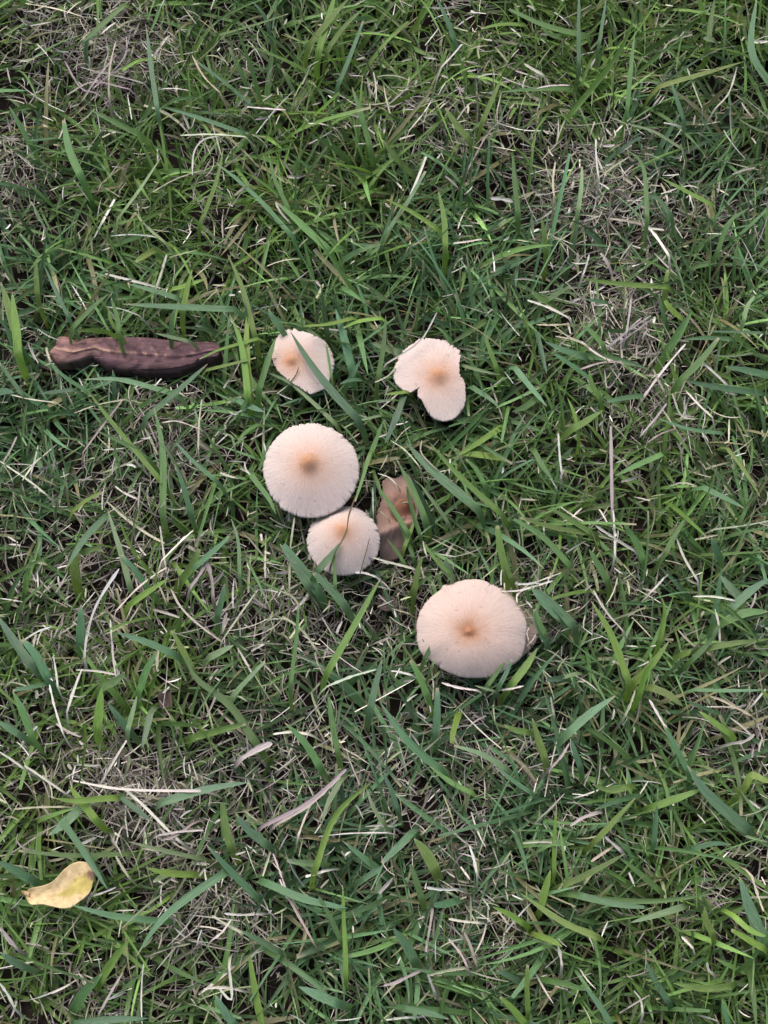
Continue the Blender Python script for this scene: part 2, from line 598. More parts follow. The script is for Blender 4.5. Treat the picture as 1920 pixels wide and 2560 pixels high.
mushroom("wilted brown crumpled mushroom sunken in the grass beside the small frilly cap", outE, (1012, 1262), 0.0060, 0.0185, M_CAP_BROWN, 12, fringe=0.0003,
         umbo_w=0.14, umbo_h=0.2, crumple=0.0009, dome_p=1.6, true_r=True, ring=0.0016, fold=(1.9, -0.008, 0.0038), ribs=0.0001)

# ------------------------------------------------------------------ bark strip
def strip_between(upper, lower, nl, nc, k, ox, oy, zf):
    up = open_spline(zoomed(upper, ox, oy, k), nl)
    lo = open_spline(zoomed(lower, ox, oy, k), nl)
    V, uv = [], []
    for a in range(nl):
        for c in range(nc):
            t = c / (nc - 1)
            px = up[a] * (1 - t) + lo[a] * t
            V.append(P(px[0], px[1], zf(a / (nl - 1), t)))
            uv.append((a / (nl - 1), t))
    return np.array(V), np.array(uv)


def grid_faces(nl, nc):
    i = np.arange(nl * nc).reshape(nl, nc)
    return np.stack([i[:-1, :-1], i[:-1, 1:], i[1:, 1:], i[1:, :-1]], -1).reshape(-1, 4)


def bark():
    KB, ox, oy = 560 / 1659, 80, 780
    upper = [(185, 235), (195, 188), (265, 184), (330, 215), (380, 198), (500, 190), (650, 184), (850, 190), (1000, 206), (1150, 222), (1300, 222), (1375, 232), (1395, 262)]
    lower = [(118, 305), (150, 345), (190, 385), (330, 376), (450, 342), (520, 395), (600, 420), (700, 438), (850, 450), (1000, 452), (1120, 434), (1210, 400), (1310, 355), (1375, 345), (1395, 300)]
    nb = wave_noise(77, 16, 120, 700)
    NL, NC = 110, 34

    def zf(u, t):
        x = (t - 0.5) * 2
        arch = (1 - 0.95 * abs(x) ** 5)
        taper = 0.75 + 0.25 * math.sin(math.pi * min(1, max(0, u * 0.9 + 0.08)))
        ridge = 0.0009 * math.exp(-((t - 0.47 - 0.012 * math.sin(u * 9)) / 0.06) ** 2)
        step = 0.0007 * (1 / (1 + math.exp(-(t - 0.62 - 0.05 * math.sin(u * 14)) * 60))) * (u > 0.25) * 0.3
        crease = -0.0003 * math.exp(-((u - 0.24 - 0.1 * (t - 0.5)) / 0.03) ** 2) - 0.0006 * math.exp(-((u - 0.66 - 0.25 * (0.3 - t)) / 0.025) ** 2)
        return 0.0145 + 0.0036 * arch * taper + ridge - step + crease + 0.0003 * float(nb(u * 0.14, t * 0.03))
    V, uv = strip_between(upper, lower, NL, NC, KB, ox, oy, zf)
    CLEAR.append((np.vstack([V.reshape(NL, NC, 3)[::4, 0, :2], V.reshape(NL, NC, 3)[::-4, -1, :2]]), 0.011))
    u, t = uv[:, 0], uv[:, 1]
    purple = np.array([0.122, 0.074, 0.084])
    pink = np.array([0.27, 0.165, 0.150])
    tan = np.array([0.46, 0.30, 0.22])
    w = np.clip(1.15 - u * 2.6 + 0.25 * nb(u * 0.3 + 5, t * 0.05), 0, 1)[:, None]
    C = purple * (1 - w) + pink * w
    rid = np.exp(-((t - 0.47 - 0.012 * np.sin(u * 9)) / 0.05) ** 2) * np.clip(1.35 - 2.1 * u + 0.3 * nb(u * 0.8, t * 0.02 + 3), 0, 0.9)
    C = C * (1 - rid[:, None]) + tan * rid[:, None]
    wear = np.clip(nb(u * 0.5 + 2, t * 0.12 + 9) - 1.1, 0, 0.6)[:, None]
    C = C * (1 - wear) + pink * wear
    dark = np.clip(nb(u * 0.35 + 8, t * 0.1 + 1) - 0.6, 0, 0.7)[:, None]
    C = C * (1 - 0.55 * dark)
    # closed underside
    n0 = len(V)
    Vb = V.reshape(NL, NC, 3).copy()
    Vb[..., 2] = 0.0035 + 0.0035 * np.abs(np.linspace(-1, 1, NC))[None, :] ** 2 + 0.001
    Vb[:, 0, 2] = V.reshape(NL, NC, 3)[:, 0, 2] - 0.001
    Vb[:, -1, 2] = V.reshape(NL, NC, 3)[:, -1, 2] - 0.001
    V2 = np.vstack([V, Vb.reshape(-1, 3)])
    F = grid_faces(NL, NC)
    Fb = grid_faces(NL, NC)[:, ::-1] + n0
    i = np.arange(NL * NC).reshape(NL, NC)

    def rim(line):
        return np.stack([line[:-1], line[:-1] + n0, line[1:] + n0, line[1:]], -1)
    FF = np.vstack([F, Fb, rim(i[:, 0])[:, ::-1], rim(i[:, -1]), rim(i[0, :]), rim(i[-1, :])[:, ::-1]])
    CC = np.vstack([C, C * 0.7])
    CC = np.hstack([CC, np.ones((len(CC), 1))])
    c = V.mean(0)
    root = empty("bark_strip", (c[0], c[1], 0.003))
    tag(root, "dark purple brown curled strip of dry bark lying in the grass", "bark")
    obj("bark_body", mesh_from("bark_body", V2, FF, M_BARK, attrs={"Col": ('FLOAT_COLOR', CC)}), root)
    # loose overlapping flap along the lower side
    fu = [(450, 335), (600, 345), (740, 372), (860, 380), (1000, 372), (1120, 350), (1230, 345)]
    fl = [(462, 352), (560, 405), (680, 432), (820, 425), (960, 425), (1100, 405), (1215, 375)]

    fuS, flS = open_spline(fu, 60), open_spline(fl, 60)
    ua, la = np.array(upper), np.array(lower)

    def zf2(uu, tt):
        i_ = int(round(uu * 59))
        x, y = fuS[i_] * (1 - tt) + flS[i_] * tt
        y0, y1 = np.interp(x, ua[:, 0], ua[:, 1]), np.interp(x, la[:, 0], la[:, 1])
        return zf((x - 118) / 1297, min(1, max(0, (y - y0) / (y1 - y0)))) + 0.0005
    V3, uv3 = strip_between(fu, fl, 60, 8, KB, ox, oy, zf2)
    C3 = np.tile(purple * 0.92, (len(V3), 1))
    e = np.clip(np.exp(-((uv3[:, 1] - 1) / 0.25) ** 2) * (0.6 + 0.5 * nb(uv3[:, 0] * 0.5, uv3[:, 1] * 0.0)), 0, 1)[:, None] * 0.7
    C3 = C3 * (1 - e) + pink * e
    C3 = np.hstack([C3, np.ones((len(C3), 1))])
    fo = obj("bark_flap", mesh_from("bark_flap", V3, grid_faces(60, 8), M_BARK, attrs={"Col": ('FLOAT_COLOR', C3)}), root)
    md = fo.modifiers.new("thick", 'SOLIDIFY')
    md.thickness = 0.0009
    md.offset = -1


bark()


# ------------------------------------------------------------------ yellow leaf
def yellow_leaf():
    KL, ox, oy = 300 / 1659, 20, 2100
    upper = [(262, 715), (300, 672), (450, 642), (600, 590), (690, 505), (800, 392), (900, 322), (1000, 300), (1085, 312), (1105, 322), (1150, 395), (1205, 432)]
    lower = [(262, 775), (285, 850), (330, 890), (480, 886), (600, 912), (740, 942), (870, 930), (970, 862), (1060, 795), (1130, 722), (1172, 590)]
    NL, NC = 90, 30
    nl_ = wave_noise(19, 12, 150, 700)

    def zf(u, t):
        curl = 0.0018 * (abs(t - 0.52) * 2) ** 2 * math.sin(math.pi * min(1, u * 0.9 + 0.1))
        return 0.024 + 0.003 * u + curl + 0.00015 * float(nl_(u * 0.06, t * 0.03))
    V, uv = strip_between(upper, lower, NL, NC, KL, ox, oy, zf)
    CLEAR.append((np.vstack([V.reshape(NL, NC, 3)[::4, 0, :2], V.reshape(NL, NC, 3)[::-4, -1, :2]]), 0.021))
    u, t = uv[:, 0], uv[:, 1]
    cream = np.array([0.60, 0.465, 0.265])
    olive = np.array([0.44, 0.36, 0.115])
    brown = np.array([0.15, 0.085, 0.07])
    # the bare yellow blade shows between the two pale rolled edges
    wob = 0.05 * nl_(u * 0.08, t * 0.04)
    ol = 1 / (1 + np.exp(-((u - 0.38) * 1.8 - np.abs(t - 0.60) * 2.7 + wob) * 16))
    C = cream * (1 - ol[:, None]) + olive * ol[:, None]
    br = 1 / (1 + np.exp(-((u - 0.84) - 0.5 * np.abs(t - 0.38) ** 1.2 + 0.02 * nl_(u * 0.3, t * 0.1)) * 50))
    C = C * (1 - br[:, None]) + brown * br[:, None]
    vein = np.exp(-((t - 0.5) / 0.03) ** 2) + 0.5 * np.clip(np.sin((u * 9 + np.abs(t - 0.5) * 5) * 6.283) - 0.8, 0, 1) * 4 * (np.abs(t - 0.5) < 0.46)
    C = C * (1 + 0.16 * np.clip(vein, 0, 1))[:, None] * (1 - 0.3 * np.clip(nl_(u * 0.2 + 3, t * 0.1) - 1.2, 0, 1))[:, None]
    C = np.hstack([C, np.ones((len(C), 1))])
    c = V.mean(0)
    root = empty("fallen_leaf", (c[0], c[1], 0.01))
    tag(root, "small yellow tan fallen leaf with a browned tip resting on the grass", "leaf")
    lb = obj("leaf_blade", mesh_from("leaf_blade", V, grid_faces(NL, NC), M_LEAF, attrs={"Col": ('FLOAT_COLOR', C)}), root)
    md = lb.modifiers.new("thick", 'SOLIDIFY')
    md.thickness = 0.0004
    # stalk, bent down into the turf
    pts = [P(20 + 300 * KL, 2100 + 750 * KL, 0.0242), P(20 + 255 * KL, 2100 + 745 * KL, 0.0238), P(20 + 222 * KL, 2100 + 728 * KL, 0.021),
           P(20 + 190 * KL, 2100 + 715 * KL, 0.012), P(20 + 170 * KL, 2100 + 705 * KL, -0.002)]
    cl = open_spline(pts, 16)
    sv, sf = [], []
    for q, p in enumerate(cl):
        rr = 0.0011 - 0.0005 * min(1, q / 6)
        for k in range(8):
            a = 2 * math.pi * k / 8
            sv.append((p[0], p[1] + rr * math.cos(a), p[2] + rr * math.sin(a)))
    for q in range(15):
        for k in range(8):
            sf.append((q * 8 + k, q * 8 + (k + 1) % 8, q * 8 + 8 + (k + 1) % 8, q * 8 + 8 + k))
    obj("leaf_stalk", mesh_from("leaf_stalk", sv, sf, M_LEAF, attrs={"Col": ('FLOAT_COLOR', np.tile([0.5, 0.36, 0.2, 1], (len(sv), 1)))}), root)


yellow_leaf()


# ------------------------------------------------------------------ bits of brown leaf litter between the mushrooms
def litter(label, outline, z, seed):
    r = np.random.default_rng(seed)
    rim_px = closed_spline(outline, 36)
    c = rim_px.mean(0)
    nz = wave_noise(seed, 8, 80, 300)
    V = []
    for s in (0.0, 0.35, 0.7, 1.0):
        for k in range(36):
            p = c * (1 - s) + rim_px[k] * s
            w = P(p[0], p[1], z)
            w[2] += 0.0012 * float(nz(w[0], w[1])) + 0.002 * s * s
            V.append(w)
    i = np.arange(4 * 36).reshape(4, 36)
    j = np.roll(i, -1, 1)
    F = np.stack([i[:-1], i[1:], j[1:], j[:-1]], -1).reshape(-1, 4)
    o = obj("leaf_fragment", mesh_from("leaf_fragment", V, F, M_LITTER))
    md = o.modifiers.new("thick", 'SOLIDIFY')
    md.thickness = 0.0005
    tag(o, label, "leaf fragment", "brown leaf fragments in the turf")


litter("grey brown leaf scrap beside the left edge of the largest pale cap", [(945, 1502), (965, 1492), (990, 1502), (995, 1520), (970, 1532), (948, 1524)], 0.004, 5)
litter("dull brown square leaf scrap among straw below the frilly caps", [(395, 1735), (425, 1728), (430, 1775), (405, 1790)], 0.012, 7)
litter("dark brown leaf scrap in the shaded hollow beside the wilted mushroom", [(955, 1150), (985, 1120), (1010, 1150), (1000, 1180), (965, 1185)], 0.004, 8)

# ------------------------------------------------------------------ single blades and stalks that lie on top of the turf
K1, K2, K3, K4 = 960 / 1659, 640 / 1659, 650 / 1659, 420 / 1659
# (offset, scale, [(colour, width, points tip -> root, optional height)])
TR = [
 (0, 0, K1, [
  ('b', 20, [(840, 260), (960, 350), (1090, 460)]), ('w', 9, [(1235, 475), (1150, 465), (1070, 462)]), ('g', 25, [(390, 475), (490, 525), (610, 585)]),
  ('b', 20, [(700, 462), (860, 510), (1050, 575)]), ('w', 11, [(780, 585), (920, 582), (1060, 592)]), ('b', 22, [(630, 110), (640, 300), (680, 480)]),
  ('b', 26, [(930, 700), (1080, 840), (1260, 1020)]), ('y', 20, [(965, 640), (930, 780), (865, 965)]), ('g', 32, [(1190, 870), (1290, 950), (1420, 1080)]),
  ('b', 24, [(120, 608), (180, 603), (245, 597)]), ('g', 36, [(275, 520), (300, 640), (350, 760)]), ('g', 25, [(40, 460), (80, 530), (130, 620)]),
  ('p', 16, [(695, 680), (610, 800), (510, 945)]), ('b', 18, [(1090, 5), (1140, 70), (1165, 140)]), ('g', 14, [(1245, 60), (1110, 100), (950, 150)]),
  ('k', 32, [(1450, -30), (1420, 90), (1375, 230)]), ('y', 30, [(1510, -10), (1430, 80), (1340, 190)]), ('y', 26, [(1580, 30), (1500, 110), (1420, 210)]),
  ('b', 20, [(1570, 90), (1520, 230), (1460, 370)]), ('w', 9, [(110, 15), (230, 38), (350, 70)]), ('s', 8, [(660, 830), (760, 780), (870, 735)]),
  ('w', 8, [(830, 755), (840, 660), (880, 605), (940, 588)]), ('p', 9, [(5, 165), (50, 135), (105, 100)]), ('g', 26, [(1520, 375), (1560, 500), (1600, 640)]),
  ('g', 18, [(1160, 675), (1190, 780), (1250, 910)]), ('b', 24, [(560, 0), (470, 90), (380, 170)]), ('g', 22, [(350, 190), (430, 110), (540, 20)]),
  ('p', 12, [(580, 915), (640, 985), (715, 1050)]), ('w', 8, [(1330, 535), (1390, 535), (1450, 555)]), ('m', 9, [(350, 440), (420, 330), (500, 240)]),
  ('m', 8, [(280, 265), (350, 380), (420, 400)]), ('m', 8, [(500, 180), (480, 310), (470, 420)]), ('w', 7, [(480, 1020), (620, 1025), (690, 1028)]),
  ('w', 10, [(1190, 875), (1215, 920), (1250, 960)]), ('s', 8, [(830, 240), (880, 330), (950, 400)]), ('m', 8, [(290, 410), (400, 355), (560, 385)]),
  ('m', 7, [(560, 150), (520, 260), (400, 380)]), ('m', 7, [(350, 290), (430, 320), (620, 360)]),
 ]),
 (960, 0, K1, [
  ('b', 22, [(225, -10), (260, 70), (305, 175)]), ('b', 20, [(842, -10), (838, 140), (842, 285)]), ('y', 30, [(1110, -10), (1010, 230), (790, 510)]),
  ('y', 24, [(420, 125), (520, 115), (610, 110)]), ('g', 30, [(540, 40), (700, 110), (870, 155)]), ('g', 22, [(500, 398), (640, 395), (800, 385)]),
  ('w', 10, [(660, 382), (730, 374), (800, 370)]), ('y', 28, [(1560, 265), (1400, 320), (1190, 375)]), ('b', 32, [(1610, -10), (1590, 220), (1680, 380)]),
  ('k', 20, [(10, 862), (110, 915), (235, 992)]), ('p', 15, [(1050, 535), (1160, 570), (1290, 645)]), ('g', 20, [(1040, 640), (1120, 720), (1138, 950)]),
  ('k', 22, [(1200, 770), (1310, 820), (1415, 885)]), ('g', 22, [(1575, 900), (1490, 960), (1440, 1090)]), ('s', 8, [(1310, 295), (1340, 370), (1375, 470)]),
  ('b', 20, [(1240, 355), (1265, 440), (1295, 520)]), ('p', 20, [(855, 720), (848, 810), (838, 910)]), ('g', 24, [(555, 670), (565, 790), (580, 930)]),
  ('k', 26, [(235, 825), (250, 940), (265, 1070)]), ('y', 22, [(510, 335), (470, 430), (425, 530)]), ('y', 30, [(265, 465), (310, 530), (365, 600)]),
  ('y', 26, [(-10, 600), (60, 690), (130, 760)]), ('b', 28, [(180, 740), (110, 860), (10, 1010)]), ('w', 10, [(915, 600), (920, 690), (928, 770)]),
  ('s', 10, [(1055, 680), (990, 720), (925, 770)]), ('m', 9, [(440, 590), (405, 660), (365, 728)]), ('w', 12, [(1130, 968), (1180, 1030), (1230, 1106)]),
  ('w', 17, [(460, 858), (505, 860), (555, 872)]), ('s', 12, [(975, 945), (1050, 955), (1115, 968)]), ('w', 11, [(300, 1052), (360, 1045), (420, 1035)]),
  ('w', 12, [(205, 440), (165, 500), (110, 565)]), ('s', 13, [(605, 275), (640, 300), (690, 325)]), ('p', 14, [(1535, 515), (1590, 545), (1665, 580)]),
  ('w', 13, [(340, 190), (300, 240), (250, 290)]), ('s', 9, [(1190, 255), (1230, 180), (1330, 150)]), ('s', 10, [(740, 700), (730, 780), (735, 850)]),
  ('p', 26, [(1380, 165), (1400, 170), (1425, 175)]), ('g', 26, [(680, 120), (720, 150), (760, 165)]), ('y', 26, [(1430, -10), (1410, 100), (1400, 200)]),
  ('b', 16, [(960, -10), (945, 90), (930, 190)]), ('g', 20, [(1085, 130), (1070, 260), (1050, 480)]), ('s', 9, [(1525, 290), (1490, 400), (1430, 470)]),
  ('b', 22, [(1050, 940), (1160, 850), (1240, 930)]), ('y', 24, [(680, 940), (690, 1010), (700, 1090)]),
 ]),
 (0, 640, K2, [
  ('b', 36, [(822, 180), (960, 220), (1150, 275)]), ('b', 42, [(800, 312), (1150, 322), (1515, 345)]), ('k', 42, [(1245, 90), (1215, 220), (1185, 370)]),
  ('k', 30, [(1340, 145), (1240, 180), (1120, 215)]), ('b', 26, [(285, 60), (350, 200), (445, 400)]), ('g', 32, [(705, 245), (600, 330), (475, 460)]),
  ('y', 38, [(1475, -10), (1560, 200), (1650, 520)]), ('k', 42, [(1490, 385), (1550, 560), (1605, 910)], .030), ('k', 22, [(1293, 668), (1430, 605), (1670, 535)], .030),
  ('p', 24, [(1005, 500), (1110, 525), (1225, 552)], .026), ('b', 36, [(545, 800), (770, 805), (1120, 890)]), ('b', 26, [(318, 685), (420, 790), (570, 880)]),
  ('b', 28, [(248, 892), (350, 880), (475, 868)]), ('b', 38, [(1345, 700), (1180, 850), (950, 1045)]), ('y', 34, [(555, 855), (720, 1070), (1055, 1475)]),
  ('g', 44, [(1000, 990), (1045, 1250), (1055, 1670)]), ('b', 34, [(1130, 1345), (1180, 1480), (1235, 1670)]), ('b', 28, [(1145, 1215), (1260, 1330), (1400, 1455)]),
  ('p', 20, [(1015, 1165), (1070, 1250), (1135, 1345)]), ('k', 55, [(80, 240), (110, 450), (118, 640)]), ('y', 50, [(5, 170), (50, 330), (95, 500)]),
  ('b', 52, [(90, 885), (40, 880), (-30, 885)]), ('g', 30, [(620, 1130), (830, 1230), (960, 1320)]), ('w', 17, [(1080, -10), (1050, 100), (1010, 210)]),
  ('w', 14, [(245, 1235), (225, 1320), (198, 1415)]), ('w', 12, [(0, 1330), (100, 1410), (300, 1545)]), ('m', 14, [(795, 930), (700, 1060), (540, 1270)]),
  ('s', 12, [(1308, 930), (1295, 1090), (1285, 1260)]), ('m', 12, [(912, 1465), (905, 1540), (898, 1625)]), ('s', 12, [(480, 1020), (640, 960), (810, 930)]),
  ('w', 12, [(70, 900), (200, 930), (360, 950)]), ('m', 10, [(900, 980), (960, 1080), (1010, 1200)]), ('w', 10, [(1050, 1080), (1150, 1070), (1290, 1120)]),
  ('k', 34, [(500, 485), (600, 480), (690, 490)]), ('y', 36, [(235, 20), (225, 130), (240, 250)]), ('b', 28, [(-5, 690), (60, 770), (160, 910)]),
  ('g', 30, [(720, 270), (760, 400), (770, 500)]), ('g', 34, [(1130, 350), (1120, 430), (1110, 520)]), ('w', 11, [(745, 1490), (800, 1530), (890, 1575)]),
  ('y', 40, [(880, 40), (920, 10), (1000, -40)]), ('k', 30, [(660, 1530), (560, 1590), (470, 1660)]), ('m', 15, [(110, 1170), (70, 1260), (20, 1340)]),
  ('y', 26, [(700, 330), (720, 420), (780, 510)]), ('w', 9, [(690, 330), (790, 345), (900, 385)]), ('b', 30, [(730, 740), (735, 800), (740, 900)]),
  ('p', 14, [(1440, 1150), (1500, 1170), (1520, 1240)]), ('g', 26, [(1659, 820), (1610, 900), (1560, 1010)]), ('y', 26, [(1659, 660), (1500, 700), (1340, 740)]),
 ]),
 (1280, 640, K2, [
  ('k', 36, [(438, 145), (700, 178), (1010, 200)]), ('k', 38, [(1010, 90), (1000, 200), (990, 320)]), ('k', 48, [(990, 290), (1040, 350), (1100, 410)]),
  ('b', 26, [(955, 260), (970, 330), (1000, 430)]), ('b', 30, [(478, 282), (540, 290), (610, 302)]), ('b', 46, [(215, 555), (330, 610), (470, 655)]),
  ('b', 36, [(275, 635), (380, 710), (510, 805)]), ('b', 40, [(225, 765), (195, 650), (155, 490)]), ('b', 30, [(1110, 542), (1260, 535), (1425, 538)]),
  ('b', 20, [(1240, 488), (1450, 490), (1670, 502)]), ('g', 46, [(1340, 530), (1230, 660), (1090, 810)]), ('b', 42, [(1120, 808), (1350, 850), (1620, 890)]),
  ('b', 46, [(1380, 715), (1520, 740), (1680, 775)]), ('b', 36, [(615, 945), (730, 925), (840, 908)]), ('b', 36, [(225, 975), (130, 860), (20, 725)]),
  ('g', 36, [(665, 1425), (810, 1350), (970, 1285)]), ('g', 34, [(275, 1465), (210, 1370), (145, 1260)]), ('b', 40, [(1505, 1635), (1380, 1570), (1245, 1505)]),
  ('b', 30, [(950, 1055), (1150, 1120), (1360, 1150)]), ('y', 26, [(1610, 1565), (1500, 1400), (1395, 1250)]), ('g', 60, [(1165, 360), (1090, 480), (1000, 620)]),
  ('g', 34, [(440, 430), (510, 490), (590, 580)]), ('w', 20, [(100, 288), (230, 335), (365, 400)]), ('s', 14, [(160, 446), (270, 450), (370, 440)]),
  ('m', 16, [(772, 275), (755, 390), (738, 510)]), ('s', 14, [(430, 738), (600, 690), (810, 692)]), ('w', 14, [(450, 555), (550, 630), (660, 690)]),
  ('w', 18, [(1125, 570), (1000, 720), (865, 895)]), ('w', 16, [(1235, 690), (1320, 760), (1395, 835)]), ('w', 20, [(1125, 878), (1200, 960), (1295, 1045)]),
  ('w', 13, [(300, 1150), (312, 1270), (322, 1410)]), ('m', 20, [(640, 1100), (645, 1380), (650, 1680)]), ('w', 16, [(500, -10), (480, 60), (458, 125)]),
  ('p', 14, [(1275, 637), (1400, 638), (1560, 628)]), ('s', 15, [(915, 735), (950, 810), (985, 880)]), ('s', 12, [(260, 440), (360, 520), (460, 560)]),
  ('y', 34, [(500, 740), (520, 830), (570, 930)]), ('k', 24, [(360, 920), (400, 1020), (430, 1130)]), ('y', 44, [(590, 1000), (480, 1080), (390, 1120)]),
  ('y', 40, [(130, 240), (190, 280), (260, 310)]), ('g', 40, [(0, 1010), (80, 980), (150, 930)]), ('g', 34, [(380, 190), (310, 240), (230, 285)]),
  ('p', 30, [(1570, 260), (1530, 330), (1500, 420)]), ('s', 14, [(1185, 1060), (1100, 1030), (1040, 900)]), ('m', 12, [(900, 385), (780, 470), (640, 580)]),
  ('m', 12, [(840, 400), (720, 520), (600, 600)]), ('m', 12, [(930, 400), (860, 440), (700, 560)]), ('m', 14, [(880, 1210), (960, 1160), (1060, 1120)]),
  ('m', 14, [(830, 1170), (930, 1060), (1000, 960)]), ('s', 13, [(970, 990), (1060, 1130), (1100, 1180)]), ('s', 12, [(1020, 1490), (1100, 1470), (1180, 1485)]),
  ('s', 10, [(280, 520), (400, 540), (500, 590)]), ('m', 10, [(600, 740), (620, 860), (700, 760)]),
 ]),
 (600, 780, K3, [
  ('b', 52, [(325, 130), (440, 300), (590, 500), (745, 680)], .031), ('g', 42, [(228, 165), (190, 290), (120, 500)], .030), ('p', 26, [(290, 428), (430, 550), (610, 715)], .024),
  ('p', 20, [(175, 385), (250, 420), (335, 460)], .026), ('g', 18, [(548, 200), (568, 300), (585, 420)], .0285), ('b', 54, [(610, -20), (665, 150), (715, 360)]),
  ('b', 40, [(180, -20), (215, 50), (270, 120)]), ('w', 13, [(1255, 5), (1140, 190), (935, 328)], .0315), ('p', 46, [(835, 198), (920, 225), (1020, 262)], .024),
  ('k', 22, [(918, 527), (980, 520), (1060, 510)]), ('b', 46, [(925, 838), (980, 700), (1045, 545)], .028), ('b', 72, [(1060, 835), (1220, 1010), (1510, 1260)], .028),
  ('y', 36, [(1205, 830), (1400, 1040), (1670, 1290)], .029), ('k', 38, [(1375, 925), (1500, 850), (1670, 735)]), ('k', 42, [(1375, 905), (1520, 910), (1670, 932)]),
  ('g', 38, [(1010, 960), (1090, 1110), (1190, 1320)], .026), ('g', 30, [(862, 1090), (950, 1230), (1070, 1410)], .025), ('g', 32, [(915, 690), (840, 880), (790, 1010)], .027),
  ('g', 22, [(735, 1210), (790, 1060), (830, 900)], .0335), ('d', 12, [(735, 1180), (690, 1300), (672, 1410), (610, 1530)], .0405), ('b', 42, [(650, 1465), (580, 1560), (495, 1650)], .033),
  ('g', 20, [(606, 1500), (604, 1600), (608, 1750)], .0315), ('d', 8, [(828, 1440), (800, 1550), (768, 1660)], .0305), ('w', 15, [(735, 1662), (800, 1665), (865, 1690)], .027),
  ('g', 30, [(1600, 570), (1440, 730), (1290, 890)]), ('y', 24, [(1175, 1480), (1250, 1570), (1340, 1670)]), ('w', 15, [(850, 1568), (960, 1605), (1110, 1640)], .025),
  ('k', 50, [(50, -20), (45, 250), (65, 530)]), ('b', 52, [(255, 1480), (340, 1600), (440, 1750)]), ('g', 36, [(-20, 860), (30, 780), (120, 720)]),
  ('k', 30, [(410, 90), (560, 80), (720, 40)]), ('k', 26, [(660, 100), (760, 60), (900, 40)]), ('g', 34, [(930, 20), (905, 200), (880, 420)]),
  ('b', 34, [(770, 310), (720, 400), (690, 450)]), ('b', 30, [(640, 460), (700, 440), (770, 435)]), ('s', 11, [(860, 450), (940, 410), (990, 360)]),
  ('m', 9, [(735, 290), (830, 285), (890, 280)]), ('p', 18, [(665, 740), (750, 700), (900, 660)]), ('s', 10, [(960, 820), (1050, 880), (1140, 980)]),
  ('s', 10, [(1090, 730), (1040, 770), (990, 830)]), ('s', 10, [(1160, 820), (1160, 900), (1260, 1010)]), ('p', 28, [(1150, 1100), (1210, 1190), (1330, 1350)]),
  ('g', 36, [(1440, 940), (1500, 1000), (1560, 1100)]), ('y', 26, [(1130, 1290), (1090, 1400), (1050, 1500)], .022), ('g', 34, [(230, 1290), (180, 1180), (70, 1040)]),
  ('s', 9, [(345, 1330), (330, 1450), (320, 1560)]), ('w', 9, [(30, 960), (40, 1010), (100, 1080)]), ('b', 36, [(1659, 620), (1600, 560), (1480, 480)]),
  ('y', 30, [(1560, 140), (1600, 260), (1640, 360)]), ('p', 22, [(1659, 400), (1550, 370), (1420, 340)]), ('g', 36, [(1350, 200), (1450, 130), (1560, 60)]),
  ('g', 24, [(1240, 90), (1300, 130), (1370, 240)]), ('d', 8, [(375, 350), (355, 400), (325, 445)], .027), ('d', 7, [(195, 300), (230, 298), (265, 300)], .026),
  ('b', 40, [(160, 640), (60, 600), (-20, 560)]), ('w', 10, [(880, 1030), (950, 1060), (1000, 1100)], .018), ('s', 14, [(1135, 1170), (1090, 1200), (1040, 1215)], .020),
  ('g', 34, [(1062, 1110), (1105, 1260), (1150, 1430)], .023), ('b', 28, [(1100, 1070), (1125, 1200), (1175, 1340)], .024), ('g', 26, [(1015, 1340), (1060, 1440), (1110, 1570)], .020),
  ('g', 24, [(935, 1445), (985, 1520), (1050, 1610)], .019), ('y', 22, [(905, 1190), (880, 1110), (850, 1020)], .020),
  ('w', 12, [(1130, 1310), (1100, 1370), (1070, 1420)], .020), ('w', 12, [(845, 1120), (845, 1200), (850, 1290)], .016), ('s', 10, [(895, 1270), (930, 1300), (945, 1320)], .018),
 ]),
 (980, 1400, K4, [
  ('w', 20, [(1225, 234), (1320, 238), (1430, 222)]), ('w', 22, [(1590, 205), (1380, 285), (1240, 318), (1080, 312)], .0285), ('w', 14, [(1670, 125), (1540, 170), (1360, 235)]),
  ('b', 74, [(1370, 262), (1520, 420), (1670, 575)]), ('g', 48, [(1415, 475), (1460, 600), (1510, 740)]), ('y', 74, [(1435, 870), (1330, 1030), (1190, 1220)], .029),
  ('b', 50, [(1180, 985), (1140, 1090), (1075, 1220)], .031), ('g', 42, [(1112, 998), (1040, 1100), (940, 1240)], .029), ('g', 42, [(392, 810), (365, 890), (320, 980)], .030),
  ('b', 72, [(530, -20), (560, 90), (605, 215)]), ('y', 56, [(290, -20), (250, 130), (225, 300)]), ('w', 22, [(490, 1212), (650, 1260), (840, 1288)]),
  ('w', 20, [(1300, 1243), (1200, 1260), (1080, 1285)]), ('p', 24, [(815, 1240), (900, 1265), (1010, 1295)]), ('w', 12, [(1352, 670), (1335, 720), (1350, 790)]),
  ('p', 16, [(300, 780), (325, 820), (340, 870)], .029), ('p', 22, [(430, 985), (415, 1010), (400, 1040)], .0285), ('w', 14, [(1235, 420), (1235, 350), (1290, 300)]),
  ('s', 14, [(1420, 730), (1390, 790), (1350, 830)]), ('g', 60, [(180, 990), (260, 1130), (350, 1343)]), ('w', 20, [(-10, 1095), (80, 1105), (190, 1135)]),
  ('g', 40, [(400, 150), (330, 190), (240, 260)], .024), ('p', 34, [(430, 10), (500, 90), (590, 200)]), ('b', 56, [(1520, 1195), (1600, 1180), (1680, 1165)]),
  ('s', 14, [(0, 480), (80, 510), (170, 530)]), ('y', 46, [(1120, -10), (1140, 100), (1180, 180)]), ('p', 24, [(370, 1190), (430, 1150), (480, 1090)]),
 ]),
 (0, 1280, K1, [
